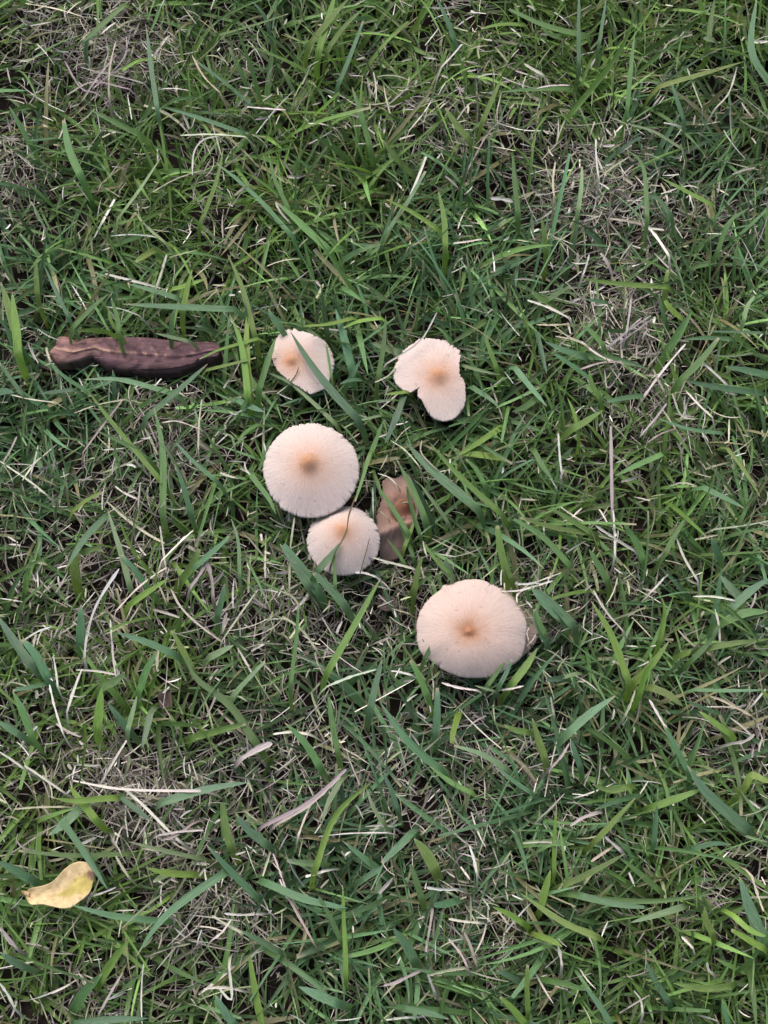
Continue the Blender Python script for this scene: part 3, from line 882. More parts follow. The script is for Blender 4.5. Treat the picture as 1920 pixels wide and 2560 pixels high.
  ('p', 24, [(465, -10), (525, 180), (560, 320)]), ('b', 28, [(283, 248), (360, 120), (455, 20)]), ('b', 26, [(525, 185), (580, 250), (640, 330)]),
  ('w', 14, [(515, 245), (430, 420), (385, 550), (365, 632)]), ('w', 14, [(355, 678), (325, 760), (290, 862)]), ('b', 30, [(505, 522), (620, 560), (745, 612)]),
  ('g', 30, [(685, 595), (640, 680), (600, 780)]), ('g', 32, [(800, 610), (850, 710), (1000, 825), (1115, 1010)]), ('p', 26, [(612, 1020), (632, 940), (650, 870)]),
  ('p', 20, [(592, 795), (575, 860), (552, 945)]), ('b', 30, [(465, 825), (515, 890), (570, 960)]), ('b', 40, [(-10, 450), (60, 560), (135, 665)]),
  ('b', 36, [(95, 550), (150, 630), (205, 715)]), ('b', 22, [(55, 772), (120, 760), (195, 745)]), ('g', 36, [(55, 775), (90, 860), (140, 970)]),
  ('y', 28, [(1645, 285), (1540, 480), (1415, 690)]), ('b', 36, [(1355, 262), (1420, 330), (1490, 405)]), ('b', 42, [(1225, 140), (1290, 230), (1375, 345)]),
  ('p', 22, [(1145, 645), (1080, 720), (1005, 795)]), ('s', 9, [(740, 335), (800, 420), (965, 565)]), ('s', 9, [(1115, 335), (1040, 440), (960, 555)]),
  ('w', 9, [(478, 465), (495, 580), (502, 715)]), ('w', 9, [(225, 495), (160, 515), (100, 555)]), ('w', 9, [(330, 682), (420, 690), (510, 705)]),
  ('w', 11, [(1625, 680), (1520, 710), (1415, 752)]), ('s', 9, [(1215, 342), (1260, 365), (1295, 410)]), ('m', 26, [(1175, 998), (1110, 1030), (1045, 1065)]),
  ('w', 9, [(690, 60), (702, 150), (718, 255)]), ('s', 8, [(1272, 25), (1258, 180), (1250, 345)]), ('w', 9, [(-5, 1035), (50, 1070), (100, 1106)]),
  ('w', 9, [(720, 240), (620, 320), (500, 430)]), ('k', 24, [(730, 285), (640, 340), (560, 400)]), ('k', 36, [(440, 760), (430, 850), (420, 940)]),
  ('y', 30, [(440, 150), (390, 160), (320, 185)]), ('k', 40, [(345, 180), (325, 230), (330, 300)]), ('y', 34, [(860, 160), (830, 220), (780, 300)]),
  ('w', 10, [(835, 80), (770, 140), (700, 210)]), ('m', 16, [(900, 190), (870, 260), (820, 330)]), ('m', 16, [(880, 190), (910, 290), (920, 370)]),
  ('b', 26, [(1000, 100), (920, 170), (840, 240)]), ('y', 26, [(740, 510), (790, 600), (830, 680)]), ('g', 34, [(540, 690), (510, 720), (440, 760)]),
  ('w', 10, [(215, 745), (240, 850), (275, 960)]), ('w', 10, [(230, 610), (240, 680), (250, 755)]), ('g', 24, [(1420, 800), (1435, 900), (1460, 1040)]),
  ('b', 30, [(1650, 640), (1620, 740), (1600, 850)]), ('g', 18, [(1290, 400), (1280, 560), (1255, 750)]), ('s', 10, [(1220, 450), (1300, 510), (1370, 600)]),
  ('w', 11, [(1180, 960), (1260, 950), (1330, 960)]), ('b', 28, [(-10, 905), (30, 930), (80, 960)]), ('b', 36, [(350, 400), (352, 490), (345, 570)]),
  ('p', 28, [(1010, 575), (980, 590), (910, 625)]), ('y', 30, [(1060, 915), (940, 945), (830, 975)]), ('g', 30, [(1230, 910), (1310, 1000), (1380, 1100)]),
  ('s', 12, [(940, 850), (990, 900), (1060, 960)]), ('b', 26, [(970, 310), (960, 370), (940, 450)]), ('p', 16, [(1000, 30), (1030, 130), (1035, 280)]),
 ]),
 (960, 1280, K1, [
  ('b', 36, [(640, 322), (730, 410), (815, 490)]), ('g', 30, [(885, 160), (920, 220), (965, 300)]), ('k', 30, [(895, 385), (980, 530), (1055, 730)]),
  ('k', 30, [(1230, 560), (1160, 650), (1080, 740)]), ('k', 30, [(1170, 640), (1130, 700), (1100, 790)]), ('b', 36, [(1670, 285), (1590, 340), (1500, 420)]),
  ('g', 20, [(1305, 30), (1260, 100), (1215, 180)]), ('y', 22, [(590, 25), (740, 75), (905, 95)]), ('y', 22, [(730, -10), (810, 40), (895, 90)]),
  ('p', 18, [(700, 732), (760, 718), (835, 698)]), ('b', 32, [(-10, 830), (110, 980), (250, 1120)]), ('p', 22, [(305, 1010), (420, 1045), (530, 1110)]),
  ('y', 26, [(1670, 548), (1490, 570), (1310, 608)]), ('w', 12, [(1145, 812), (1175, 865), (1220, 940)]), ('b', 22, [(1210, 925), (1260, 1020), (1315, 1120)]),
  ('b', 36, [(1000, 795), (910, 870), (800, 955)]), ('y', 32, [(640, 890), (665, 980), (695, 1070)]), ('w', 10, [(905, 338), (960, 425), (1035, 515)]),
  ('w', 12, [(915, 58), (1000, 110), (1085, 168)]), ('w', 10, [(1265, 115), (1300, 200), (1355, 295)]), ('w', 10, [(1212, 280), (1180, 315), (1150, 348)]),
  ('s', 9, [(1665, 38), (1550, 60), (1425, 75)]), ('w', 9, [(1335, 365), (1420, 368), (1515, 382)]), ('p', 34, [(1455, 275), (1495, 320), (1535, 365)]),
  ('b', 30, [(1415, 110), (1435, 155), (1450, 200)]), ('y', 32, [(490, 60), (510, 160), (530, 260)]), ('g', 26, [(560, 30), (680, 110), (800, 230)]),
  ('w', 10, [(990, -10), (992, 80), (998, 190)]), ('k', 26, [(1200, 370), (1210, 430), (1190, 560)]), ('g', 22, [(1450, 490), (1390, 570), (1330, 640)]),
  ('s', 9, [(1270, 510), (1320, 560), (1360, 590)]), ('s', 12, [(1085, 770), (1060, 830), (1040, 880)]), ('s', 10, [(720, 800), (725, 840), (735, 880)]),
  ('m', 12, [(800, 1000), (760, 1060), (720, 1106)]), ('s', 12, [(1410, 795), (1470, 815), (1590, 880)]), ('m', 14, [(1600, 960), (1560, 990), (1500, 1000)]),
  ('k', 24, [(1360, 860), (1430, 900), (1500, 960)]), ('y', 24, [(520, 920), (570, 940), (620, 950)]), ('g', 30, [(1030, 40), (1090, 130), (1120, 210)]),
  ('b', 24, [(810, 985), (830, 1050), (850, 1106)]), ('k', 20, [(1620, 760), (1659, 800), (1700, 840)]), ('y', 30, [(1290, 840), (1230, 790), (1160, 760)]),
  ('b', 30, [(230, 760), (230, 870), (225, 960)]), ('k', 26, [(290, 1000), (300, 940), (320, 880)]), ('g', 40, [(1659, 430), (1560, 440), (1480, 470)]),
  ('b', 20, [(1659, 770), (1480, 775), (1350, 770)]), ('w', 9, [(1430, 420), (1440, 500), (1450, 560)]), ('b', 28, [(650, 420), (665, 490), (700, 560)]),
 ]),
 (0, 1920, K1, [
  ('b', 36, [(-10, 402), (60, 430), (130, 480)]), ('g', 22, [(80, 358), (300, 378), (550, 372)]), ('b', 28, [(465, 525), (380, 385), (275, 235)], .030),
  ('b', 26, [(310, 592), (500, 630), (700, 660)]), ('b', 32, [(1075, 62), (900, 95), (700, 150)]), ('k', 26, [(1610, 55), (1460, 210), (1358, 445)]),
  ('b', 32, [(590, 812), (720, 650), (965, 455)]), ('k', 22, [(1480, 505), (1475, 680), (1495, 900)]), ('p', 18, [(555, 318), (700, 355), (870, 392)]),
  ('k', 32, [(300, 80), (350, 150), (415, 225)]), ('b', 22, [(1035, 700), (1120, 745), (1210, 795)]), ('g', 20, [(1378, 555), (1430, 640), (1475, 750)]),
  ('k', 28, [(1080, 825), (1110, 950), (1135, 1120)]), ('b', 36, [(1290, 945), (1370, 985), (1455, 1015)]), ('p', 24, [(660, 495), (690, 478), (715, 465)]),
  ('w', 10, [(105, -10), (190, 50), (275, 105)]), ('w', 12, [(315, 55), (520, 88), (865, 100)]), ('w', 12, [(535, 88), (640, 170), (775, 315)]),
  ('m', 11, [(1220, 510), (1280, 620), (1355, 755)]), ('s', 10, [(915, 638), (980, 670), (1055, 715)]), ('w', 9, [(1345, 150), (1310, 240), (1288, 295)]),
  ('p', 9, [(528, 692), (600, 630), (685, 555)]), ('w', 8, [(1375, 297), (1520, 282), (1670, 280)]), ('m', 18, [(1495, 5), (1340, 140), (1140, 250)]),
  ('m', 12, [(1460, 50), (1320, 160), (1200, 240)]), ('w', 11, [(880, 955), (960, 955), (1045, 962)]), ('w', 11, [(-5, 925), (30, 980), (65, 1040)]),
  ('w', 9, [(500, 515), (440, 535), (375, 558)]), ('w', 10, [(968, 628), (1040, 632), (1115, 630)]), ('s', 9, [(60, 178), (160, 172), (280, 168)]),
  ('k', 24, [(230, 130), (330, 145), (500, 128)]), ('b', 28, [(890, 330), (1000, 450), (1110, 560)]), ('b', 34, [(1500, 605), (1320, 570), (1150, 500)]),
  ('k', 26, [(630, 430), (720, 450), (830, 460)]), ('b', 30, [(0, 795), (50, 830), (110, 860)]), ('b', 30, [(640, 1082), (480, 1090), (330, 1106)]),
  ('k', 34, [(560, 740), (500, 820), (430, 920)]), ('g', 40, [(440, 890), (370, 960), (320, 1040)]), ('w', 10, [(1000, 655), (960, 710), (920, 740)]),
  ('w', 11, [(1320, 470), (1360, 455), (1400, 445)]), ('m', 12, [(700, 310), (760, 290), (830, 240)]), ('m', 10, [(690, 260), (760, 330), (800, 350)]),
  ('m', 10, [(880, 270), (780, 275), (690, 290)]), ('p', 22, [(1390, 240), (1420, 150), (1470, 60)]), ('b', 24, [(1659, 420), (1610, 450), (1570, 480)]),
  ('m', 16, [(0, 690), (40, 740), (75, 780)]), ('y', 34, [(960, 150), (980, 240), (1000, 340)]), ('b', 34, [(1020, 200), (1080, 270), (1150, 330)]),
  ('s', 10, [(500, 380), (530, 430), (555, 470)]), ('b', 30, [(930, 980), (970, 1040), (1010, 1106)]), ('m', 12, [(520, 900), (480, 970), (430, 1060)]),
  ('w', 12, [(945, 950), (1000, 1000), (990, 860)]), ('p', 16, [(1580, 80), (1620, 180), (1659, 240)]), ('b', 40, [(210, 290), (260, 250), (340, 180)]),
  ('b', 22, [(660, 230), (620, 200), (530, 130)]), ('p', 26, [(1240, 400), (1300, 405), (1370, 412)]), ('w', 9, [(1180, 370), (1210, 460), (1240, 540)]),
 ]),
 (960, 1920, K1, [
  ('b', 20, [(485, -10), (550, 50), (630, 105)]), ('b', 46, [(1310, -10), (1400, 110), (1570, 265)]), ('y', 30, [(1380, 88), (1280, 125), (1170, 165)]),
  ('b', 28, [(1125, 602), (990, 575), (850, 552)]), ('g', 22, [(1440, 540), (1150, 560), (800, 545)]), ('p', 25, [(1065, 668), (1170, 635), (1285, 602)]),
  ('b', 30, [(215, 592), (255, 588), (305, 578)]), ('y', 46, [(130, 305), (175, 370), (220, 440)]), ('g', 26, [(115, 415), (140, 490), (165, 570)]),
  ('b', 28, [(-10, 410), (50, 350), (115, 285)]), ('k', 25, [(770, 772), (730, 750), (680, 730)]), ('b', 26, [(485, 875), (530, 900), (585, 925)]),
  ('b', 46, [(1535, 470), (1580, 600), (1650, 760)]), ('b', 26, [(1180, 155), (1175, 240), (1165, 325)]), ('k', 18, [(745, 170), (740, 300), (735, 455)]),
  ('w', 12, [(948, 288), (980, 320), (1025, 358)]), ('w', 12, [(370, 338), (385, 390), (402, 455)]), ('w', 12, [(752, 768), (758, 800), (768, 855)]),
  ('w', 14, [(185, 515), (250, 522), (315, 522)]), ('s', 13, [(195, 895), (270, 875), (350, 862)]), ('w', 10, [(1285, 728), (1310, 755), (1335, 780)]),
  ('m', 14, [(805, 250), (860, 215), (920, 195)]), ('s', 12, [(895, 405), (930, 380), (975, 350)]), ('k', 24, [(470, 600), (540, 630), (600, 670)]),
  ('y', 26, [(590, 540), (700, 620), (800, 680), (920, 730)]), ('g', 26, [(200, -5), (290, 60), (380, 110)]), ('y', 26, [(900, 70), (980, 95), (1060, 80)]),
  ('b', 22, [(910, 180), (1010, 140), (1090, 120)]), ('y', 24, [(1085, 130), (1000, 230), (920, 310)]), ('k', 30, [(720, 440), (700, 520), (680, 600)]),
  ('y', 26, [(1040, 370), (900, 440), (770, 510)]), ('g', 24, [(1010, 380), (1100, 460), (1200, 540)]), ('w', 11, [(190, 890), (205, 930), (220, 970)]),
  ('m', 12, [(345, 710), (370, 760), (400, 850)]), ('m', 10, [(280, 740), (330, 800), (360, 860)]), ('m', 12, [(190, 760), (180, 800), (205, 650)]),
  ('w', 10, [(280, 652), (340, 660), (410, 668)]), ('k', 26, [(1500, 700), (1560, 730), (1640, 780)]), ('k', 24, [(1659, 730), (1590, 700), (1510, 640)]),
  ('b', 22, [(860, 940), (920, 1020), (980, 1110)]), ('k', 22, [(620, 850), (618, 950), (622, 1060)]), ('k', 28, [(500, 990), (560, 1040), (610, 1106)]),
  ('w', 10, [(1080, 960), (1110, 1000), (1120, 1060)]), ('y', 26, [(1250, 930), (1380, 950), (1500, 940)]), ('b', 24, [(1130, 830), (1170, 920), (1230, 1010)]),
  ('g', 26, [(880, 960), (790, 930), (720, 920)]), ('b', 24, [(1460, 1000), (1475, 1060), (1490, 1110)]), ('w', 12, [(1395, 840), (1400, 870), (1420, 890)]),
  ('b', 22, [(1500, 330), (1420, 330), (1330, 350)]), ('w', 9, [(600, 325), (690, 322), (760, 325)]), ('g', 30, [(820, 330), (720, 325), (620, 330)]),
  ('w', 10, [(1640, 620), (1610, 540), (1590, 470)]), ('k', 30, [(1659, 60), (1590, 30), (1560, 80)]), ('b', 40, [(40, 690), (100, 760), (130, 830)]),
  ('y', 30, [(1385, 600), (1390, 660), (1420, 720)]), ('m', 14, [(0, 940), (60, 930), (150, 880)]), ('b', 26, [(280, 1085), (200, 1060), (90, 1040)]),
  ('w', 10, [(0, 1090), (80, 1080), (150, 1075)]), ('p', 12, [(1659, 320), (1560, 290), (1520, 250)]), ('b', 22, [(0, 30), (30, 90), (60, 180)]),
 ]),
]

PAL = {'b': ((0.100, 0.205, 0.118), (0.092, 0.190, 0.082)), 'g': ((0.098, 0.205, 0.070), (0.106, 0.205, 0.054)), 'y': ((0.118, 0.205, 0.050), (0.135, 0.220, 0.042)),
       'k': ((0.150, 0.265, 0.045), (0.170, 0.280, 0.042)), 'p': ((0.215, 0.305, 0.170), (0.165, 0.240, 0.105)),
       'w': ((0.60, 0.58, 0.53), (0.51, 0.48, 0.42)), 's': ((0.45, 0.43, 0.33), (0.37, 0.35, 0.25)), 'm': ((0.40, 0.35, 0.345), (0.31, 0.265, 0.26)),
       'd': ((0.13, 0.09, 0.055), (0.10, 0.10, 0.04))}
LAB = {'b': ("broad blue green grass blade lying on top of the turf", "grass blade", "blue green grass blades on top of the turf"),
       'g': ("mid green grass blade lying on top of the turf", "grass blade", "mid green grass blades on top of the turf"),
       'y': ("olive yellow green grass blade arching over the turf", "grass blade", "yellow green grass blades arching over the turf"),
       'k': ("bright lime green grass blade arching over the turf", "grass blade", "bright lime grass blades arching over the turf"),
       'p': ("pale washed out green grass blade lying on the turf", "grass blade", "pale green grass blades on the turf"),
       'w': ("thin bleached whitish straw stalk lying on the turf", "straw", "bleached straw stalks on the turf"),
       's': ("thin yellowish dry straw stalk lying on the turf", "straw", "yellowish straw stalks on the turf"),
       'm': ("dull mauve grey dead grass stalk lying on the turf", "straw", "mauve grey dead stalks on the turf"),
       'd': ("thin dark brown withered grass tip lying across a mushroom cap", "straw", "dark withered grass tips on mushroom caps")}
SPECIAL = {('b', 325): "wide blue green grass blade crossing the angular torn mushroom cap",
           ('w', 1255): "bleached straw stalk resting over the edge of the notched mushroom cap",
           ('b', 465): "blue green grass blade lying across the browned tip of the yellow leaf",
           ('k', 1293): "bright green grass blade with white tip reaching over the bark strip's narrow end",
           ('p', 1005): "pale green grass blade lying along the upper side of the bark strip",
           ('b', 650): "short blue green grass blade lying over the rim of the small frilly cap",
           ('b', 1060): "widest blue green grass blade beside the wilted brown mushroom",
           ('w', 515): "long bleached straw stalk standing out below the bark strip",
           ('b', 1180): "pale blue green grass tip rising over the rim of the largest cap"}


MARKS = [("the largest pale mushroom cap", 1181, 1570, 138, 120), ("the whitish frilly cap", 779, 1176, 120, 117), ("the small frilly cap", 859, 1352, 91, 87),
         ("the angular torn cap", 757, 907, 78, 82), ("the notched cap", 1075, 945, 90, 105), ("the wilted brown mushroom", 995, 1290, 55, 105),
         ("the bark strip", 335, 885, 215, 50), ("the yellow leaf", 150, 2215, 95, 65)]
WORD = {'b': "blue green grass blade", 'g': "mid green grass blade", 'y': "olive green grass blade", 'k': "bright lime green grass blade", 'p': "pale green grass blade",
        'w': "bleached whitish straw stalk", 's': "yellowish dry straw stalk", 'm': "mauve grey dead stalk", 'd': "thin dark brown withered grass tip"}


def describe(c, pp, wpx):
    ln = np.linalg.norm(np.diff(pp, axis=0), axis=1).sum()
    size = "short" if ln < 75 else ("long" if ln > 150 else "middling")
    if c in 'bgykp':
        size += " broad" if wpx > 15 else (" narrow" if wpx < 12 else "")
    elif c != 'd':
        size += " thick" if wpx > 6.5 else (" thin" if wpx < 5 else "")
    best = None
    for nm, x, y, rx, ry in MARKS:
        d = (np.sqrt(((pp[:, 0] - x) / rx) ** 2 + ((pp[:, 1] - y) / ry) ** 2) - 1) * min(rx, ry)
        if best is None or d.min() < best[0]:
            best = (d.min(), nm)
    dist, nm = best
    where = "lying over " + nm if dist < -18 else "touching the edge of " + nm if dist < 12 else "close beside " + nm if dist < 70 else "near " + nm if dist < 190 else "in the open turf"
    if where == "in the open turf":
        m = pp.mean(0)
        near = min(PATCHES, key=lambda q: (q[1] - m[0]) ** 2 + (q[2] - m[1]) ** 2)
        if math.hypot(near[1] - m[0], near[2] - m[1]) < near[3]:
            where = near[0]
    return size + " " + WORD[c] + " " + where


PATCHES = [("in the bare tuft of mauve dead grass", 310, 170, 150), ("in the broad straw patch past the notched cap", 1580, 820, 170), ("in the lush clump of tall lime blades", 830, 90, 200),
           ("in the sparse straw patch below the bark strip", 420, 1100, 220), ("in the white straw tangle above the yellow leaf", 400, 2040, 220),
           ("in the green sward beyond the notched cap", 1120, 560, 200), ("in the lime green tuft beside the largest cap", 1590, 1690, 180)]


def ribbon(cl, width, seed, dry, cut):
    """a folded leaf ribbon along centreline cl (tip first)"""
    r = np.random.default_rng(seed)
    n = len(cl)
    t = np.linspace(0, 1, n)
    if dry:
        prof = np.interp(t, [0, 0.08, 0.5, 1], [0.45, 0.9, 1.0, 0.85]) * (1 + 0.18 * r.normal(size=n))
    else:
        prof = np.interp(t, [0, 0.04, 0.15, 0.4, 0.75, 1], [0.42 if cut else 0.08, 0.55 if cut else 0.24, 0.72 if cut else 0.6, 0.96, 1.0, 0.72])
        prof = prof * (1 + 0.035 * r.normal(size=n))
    tan = np.gradient(cl, axis=0)
    tan /= np.linalg.norm(tan, axis=1)[:, None] + 1e-12
    up = np.array([0, 0, 1.0])
    side = np.cross(tan, up)
    side /= np.linalg.norm(side, axis=1)[:, None] + 1e-9
    nor = np.cross(side, tan)
    roll = r.normal(0, 0.25) + r.normal(0, 0.35) * (t - 0.5)
    sd_ = side * np.cos(roll)[:, None] + nor * np.sin(roll)[:, None]
    nr_ = np.cross(sd_, tan)
    w = (width * 0.5 * prof)[:, None]
    fold = (0.55 if dry else 0.30) * r.uniform(0.5, 1.2)
    A = cl - sd_ * w + nr_ * w * fold
    B = cl
    Cc = cl + sd_ * w + nr_ * w * fold
    V = np.stack([A, B, Cc], 1).reshape(-1, 3)
    i = np.arange(n * 3).reshape(n, 3)
    F = np.concatenate([np.stack([i[:-1, k], i[:-1, k + 1], i[1:, k + 1], i[1:, k]], -1) for k in (0, 1)])
    uv = np.zeros((n * 3, 3))
    uv[:, 0] = np.tile([0, 0.5, 1], n)
    uv[:, 1] = np.repeat(t, 3)
    uv[:, 2] = seed % 97
    return V, F, uv, np.repeat(t, 3)


def soften(c, k=0.88, g=1.2):
    m = c.mean(-1, keepdims=True)
    return (m + (c - m) * k) * g


PXM = 0.464 / 2560          # metres per photo pixel on the turf
BLADES = []
sid = 1000
for ox, oy, k, items in TR:
    for it in items:
        c, w, pts = it[0], it[1], it[2]
        sid += 1
        r = np.random.default_rng(sid)
        dry = c in 'wsmd'
        ztop = it[3] if len(it) > 3 else None
        pp = open_spline(zoomed(pts, ox, oy, k), 12)
        if r.random() < 0.9:
            nrm_ = np.array([-(pp[-1] - pp[0])[1], (pp[-1] - pp[0])[0]])
            pp = pp + nrm_ * (r.normal(0, 0.018) * np.sin(np.linspace(0, math.pi, 12)))[:, None]
        tt = np.linspace(0, 1, 12)
        if ztop is not None:
            zz = ztop - 0.0015 * tt
        elif dry:
            zz = r.uniform(0.0245, 0.029) + r.uniform(-0.004, 0.003) * tt
        else:
            zz = r.uniform(0.027, 0.033) - r.uniform(0.001, 0.008) * tt ** 1.5
        cl = np.array([P(a[0], a[1], z) for a, z in zip(pp, zz)])
        # the root end bends down into the soil
        dirv = cl[-1] - cl[-2]
        dirv[2] = 0
        dirv /= np.linalg.norm(dirv) + 1e-9
        h = cl[-1][2]
        tail = [cl[-1] + dirv * h * 0.12 + np.array([0, 0, -h * 0.25]), cl[-1] + dirv * h * 0.2 + np.array([0, 0, -h * 0.65]),
                cl[-1] + dirv * h * 0.22 + np.array([0, 0, -h - 0.004])]
        cl = np.vstack([cl, tail])
        width = w * k * PXM * (1.02 if not dry else 0.92)
        V, F, uv, tv = ribbon(cl, width, sid, dry, cut=r.random() < 0.25)
        c0, c1 = np.array(PAL[c][0]), np.array(PAL[c][1])
        f = (tv[:, None]) ** 0.8
        Cc = (c0 * (1 - f) + c1 * f) * math.exp(r.normal(0, 0.13)) * np.exp(r.normal(0, 0.05, 3))
        if not dry:
            Cc = soften(Cc)
        if not dry and r.random() < 0.55:                    # bleached mown tip
            q = np.clip(1 - tv / r.uniform(0.03, 0.10), 0, 1)[:, None]
            Cc = Cc * (1 - q) + np.array([0.42, 0.38, 0.26]) * q
        Cc = np.hstack([Cc, np.ones((len(Cc), 1))])
        name = "straw_stalk" if dry else "grass_blade"
        o0 = V[-2].copy()
        me = mesh_from(name, V - o0, F, M_DRY if dry else M_GREEN, attrs={"Col": ('FLOAT_COLOR', Cc), "bladeuv": ('FLOAT_VECTOR', uv)})
        o = obj(name, me)
        o.location = o0
        cat, grp = LAB[c][1:]
        sp = SPECIAL.get((c, pts[0][0]))
        tag(o, sp or describe(c, pp, w * k), cat, grp)


# ------------------------------------------------------------------ the turf itself (nobody could count it)
dryn = wave_noise(21, 16, 18, 110)
hn = wave_noise(33, 12, 12, 60)
PATCH = [(310, 170, 120, 1.6), (1560, 830, 130, 1.3), (1680, 1080, 110, 1.0), (110, 1230, 150, .8), (130, 1500, 110, 0.7), (400, 2060, 150, 1.0), (300, 1950, 100, .7),
         (1160, 2360, 130, 1.0), (1780, 2280, 110, .8), (1480, 480, 170, .9), (420, 1090, 130, .6), (90, 890, 90, .8), (1580, 1450, 110, .7), (640, 1540, 120, .4),
         (540, 2280, 150, .7), (1150, 2080, 120, .5), (1400, 1900, 130, .45), (280, 2500, 120, .8), (420, 660, 90, .8), (1840, 1850, 120, .8), (80, 60, 110, .6),
         (1280, 170, 120, .5), (900, 2000, 130, .5), (1000, 1200, 60, .8), (400, 1440, 110, .45), (1500, 2130, 100, .7),
         (820, 120, 200, -1.0), (300, 650, 170, -.8), (1000, 600, 250, -.7), (1250, 1200, 200, -.9), (1500, 1700, 160, -.7), (700, 480, 160, -.6), (1780, 330, 150, -.5),
         (950, 1750, 150, -.5), (900, 2350, 170, -.4), (700, 830, 150, -.7), (120, 600, 120, -.6), (1330, 1000, 100, -.6), (1650, 2420, 130, -.5), (1750, 1500, 130, -.5)]
PW = [(P(x, y, 0.005)[:2], rr * PXM, a) for x, y, rr, a in PATCH]


def dryness(x, y):
    d = 0.42 * dryn(x, y) - 0.18
    for c, rr, a in PW:
        d = d + a * 1.6 * np.exp(-((x - c[0]) ** 2 + (y - c[1]) ** 2) / (rr * rr * 1.1))
    return d


X0, X1, Y0, Y1 = -0.36, 0.36, -0.40, 0.48


def clear_mask(V):
    """True for blades that would lie over a mushroom, the bark or the leaf (a little slack towards the open side)"""
    bad = np.zeros(len(V), bool)
    x, y, z = V[..., 0], V[..., 1], V[..., 2]
    for poly, zr in CLEAR:
        c = poly.mean(0)
        pg = c + (poly - c) * 1.0
        near = (np.abs(x - c[0]).min(1) < 0.07) & (np.abs(y - c[1]).min(1) < 0.07)
        idx = np.nonzero(near)[0]
        if not len(idx):
            continue
        zz = z[idx]
        # sheared test: what leans over the cap from the near side counts too
        sh = (zz - zr) / (CAM[2] - zr)
        xs = x[idx] + (x[idx] - CAM[0]) * sh / (1 - sh) * 1.0
        ys = y[idx] + (y[idx] - CAM[1]) * sh / (1 - sh) * 1.0
        hit = in_poly(xs, ys, pg) & (zz > zr - 0.0015)
        bad[idx] |= hit.any(1)
    return bad


TURF = []


def field(name, label, n_seg, base, az, L, el0, bend, azb, W, fold, roll, col_root, col_tip, mat, blunt, taper_dry, cutcol=None):
    n = len(L)
    S = n_seg + 1
    t = np.linspace(0, 1, S)[None, :]
    el = el0[:, None] - bend[:, None] * t
    aa = az[:, None] + azb[:, None] * t
    ds = (L / n_seg)[:, None]
    dx, dy, dz = np.cos(el) * np.cos(aa) * ds, np.cos(el) * np.sin(aa) * ds, np.sin(el) * ds
    C = np.zeros((n, S, 3))
    for k, d in enumerate((dx, dy, dz)):
        C[:, 1:, k] = np.cumsum(d[:, :-1], 1)
    C += base[:, None, :]
    C[..., 2] = np.maximum(C[..., 2], 0.0007 + base[:, None, 2] * 0.2)
    T = np.gradient(C, axis=1)
    T /= np.linalg.norm(T, axis=2)[..., None] + 1e-12
    side = np.stack([np.sin(aa), -np.cos(aa), np.zeros_like(aa)], -1)
    nor = np.cross(side, T)
    rl = roll[:, None] * (0.4 + 0.9 * t)
    sd_ = side * np.cos(rl)[..., None] + nor * np.sin(rl)[..., None]
    nr_ = np.cross(sd_, T)
    if taper_dry:
        prof = np.interp(t, [0, 0.5, 0.9, 1], [0.7, 1.0, 0.75, 0.3])
        prof = np.repeat(prof, n, 0)
    else:
        prof = np.interp(t, [0, 0.3, 0.6, 0.85, 0.96, 1], [0.65, 1.0, 0.92, 0.55, 0.22, 0.06])
        pb = np.interp(t, [0, 0.3, 0.7, 0.95, 1], [0.65, 1.0, 0.92, 0.75, 0.6])
        prof = np.where(blunt[:, None], pb, prof)
    w = (W[:, None] * 0.5 * prof)[..., None]
    f = fold[:, None, None]
    A = C - sd_ * w + nr_ * w * f
    B = C + sd_ * w + nr_ * w * f
    keep = ~clear_mask(np.concatenate([C, A, B], 1))
    A, B, Cm = A[keep], B[keep], C[keep]
    n = len(A)
    V = np.stack([A, Cm, B], 2).reshape(-1, 3)
    i = np.arange(n * S * 3).reshape(n, S, 3)
    F = np.concatenate([np.stack([i[:, :-1, k], i[:, :-1, k + 1], i[:, 1:, k + 1], i[:, 1:, k]], -1).reshape(-1, 4) for k in (0, 1)])
    cr, ctp = col_root[keep], col_tip[keep]
    col = cr[:, None, :] * (1 - t[..., None]) + ctp[:, None, :] * t[..., None]
    if mat is M_GREEN:
        col = soften(col)
    if cutcol is not None:
        q = (np.clip((t - 0.9) / 0.1, 0, 1) * cutcol[keep][:, None])[..., None]
        col = col * (1 - q) + np.array([0.42, 0.38, 0.27]) * q
    col = np.repeat(col[:, :, None, :], 3, 2).reshape(-1, 3)
    col = np.hstack([col, np.ones((len(col), 1))])
    uv = np.zeros((n, S, 3, 3))
    uv[..., 0] = np.array([0, 0.5, 1])[None, None, :]
    uv[..., 1] = t[..., None]
    uv[..., 2] = (np.arange(n) % 977)[:, None, None] * 0.37
    o = obj(name, mesh_from(name, V, F, mat, attrs={"Col": ('FLOAT_COLOR', col), "bladeuv": ('FLOAT_VECTOR', uv.reshape(-1, 3))}))
    tag(o, label, "grass", kind="stuff")
    TURF.append(o)
    return o


def scatter(n, accept):
    xs, ys = [], []
    tot = 0
    while tot < n:
        x = rng.uniform(X0, X1, n)
        y = rng.uniform(Y0, Y1, n)
        k = rng.random(n) < accept(x, y)
        xs.append(x[k]); ys.append(y[k])
        tot += k.sum()
    return np.concatenate(xs)[:n], np.concatenate(ys)[:n]


def colvar(n, base, s=0.22, h=0.07):
    return np.array(base)[None, :] * np.exp(rng.normal(0, s, (n, 1))) * np.exp(rng.normal(0, h, (n, 3)))


def pick(n, cols, probs):
    k = rng.choice(len(cols), n, p=np.array(probs) / sum(probs))
    return np.array(cols)[k]


def U(a, b, n): return rng.uniform(a, b, n)


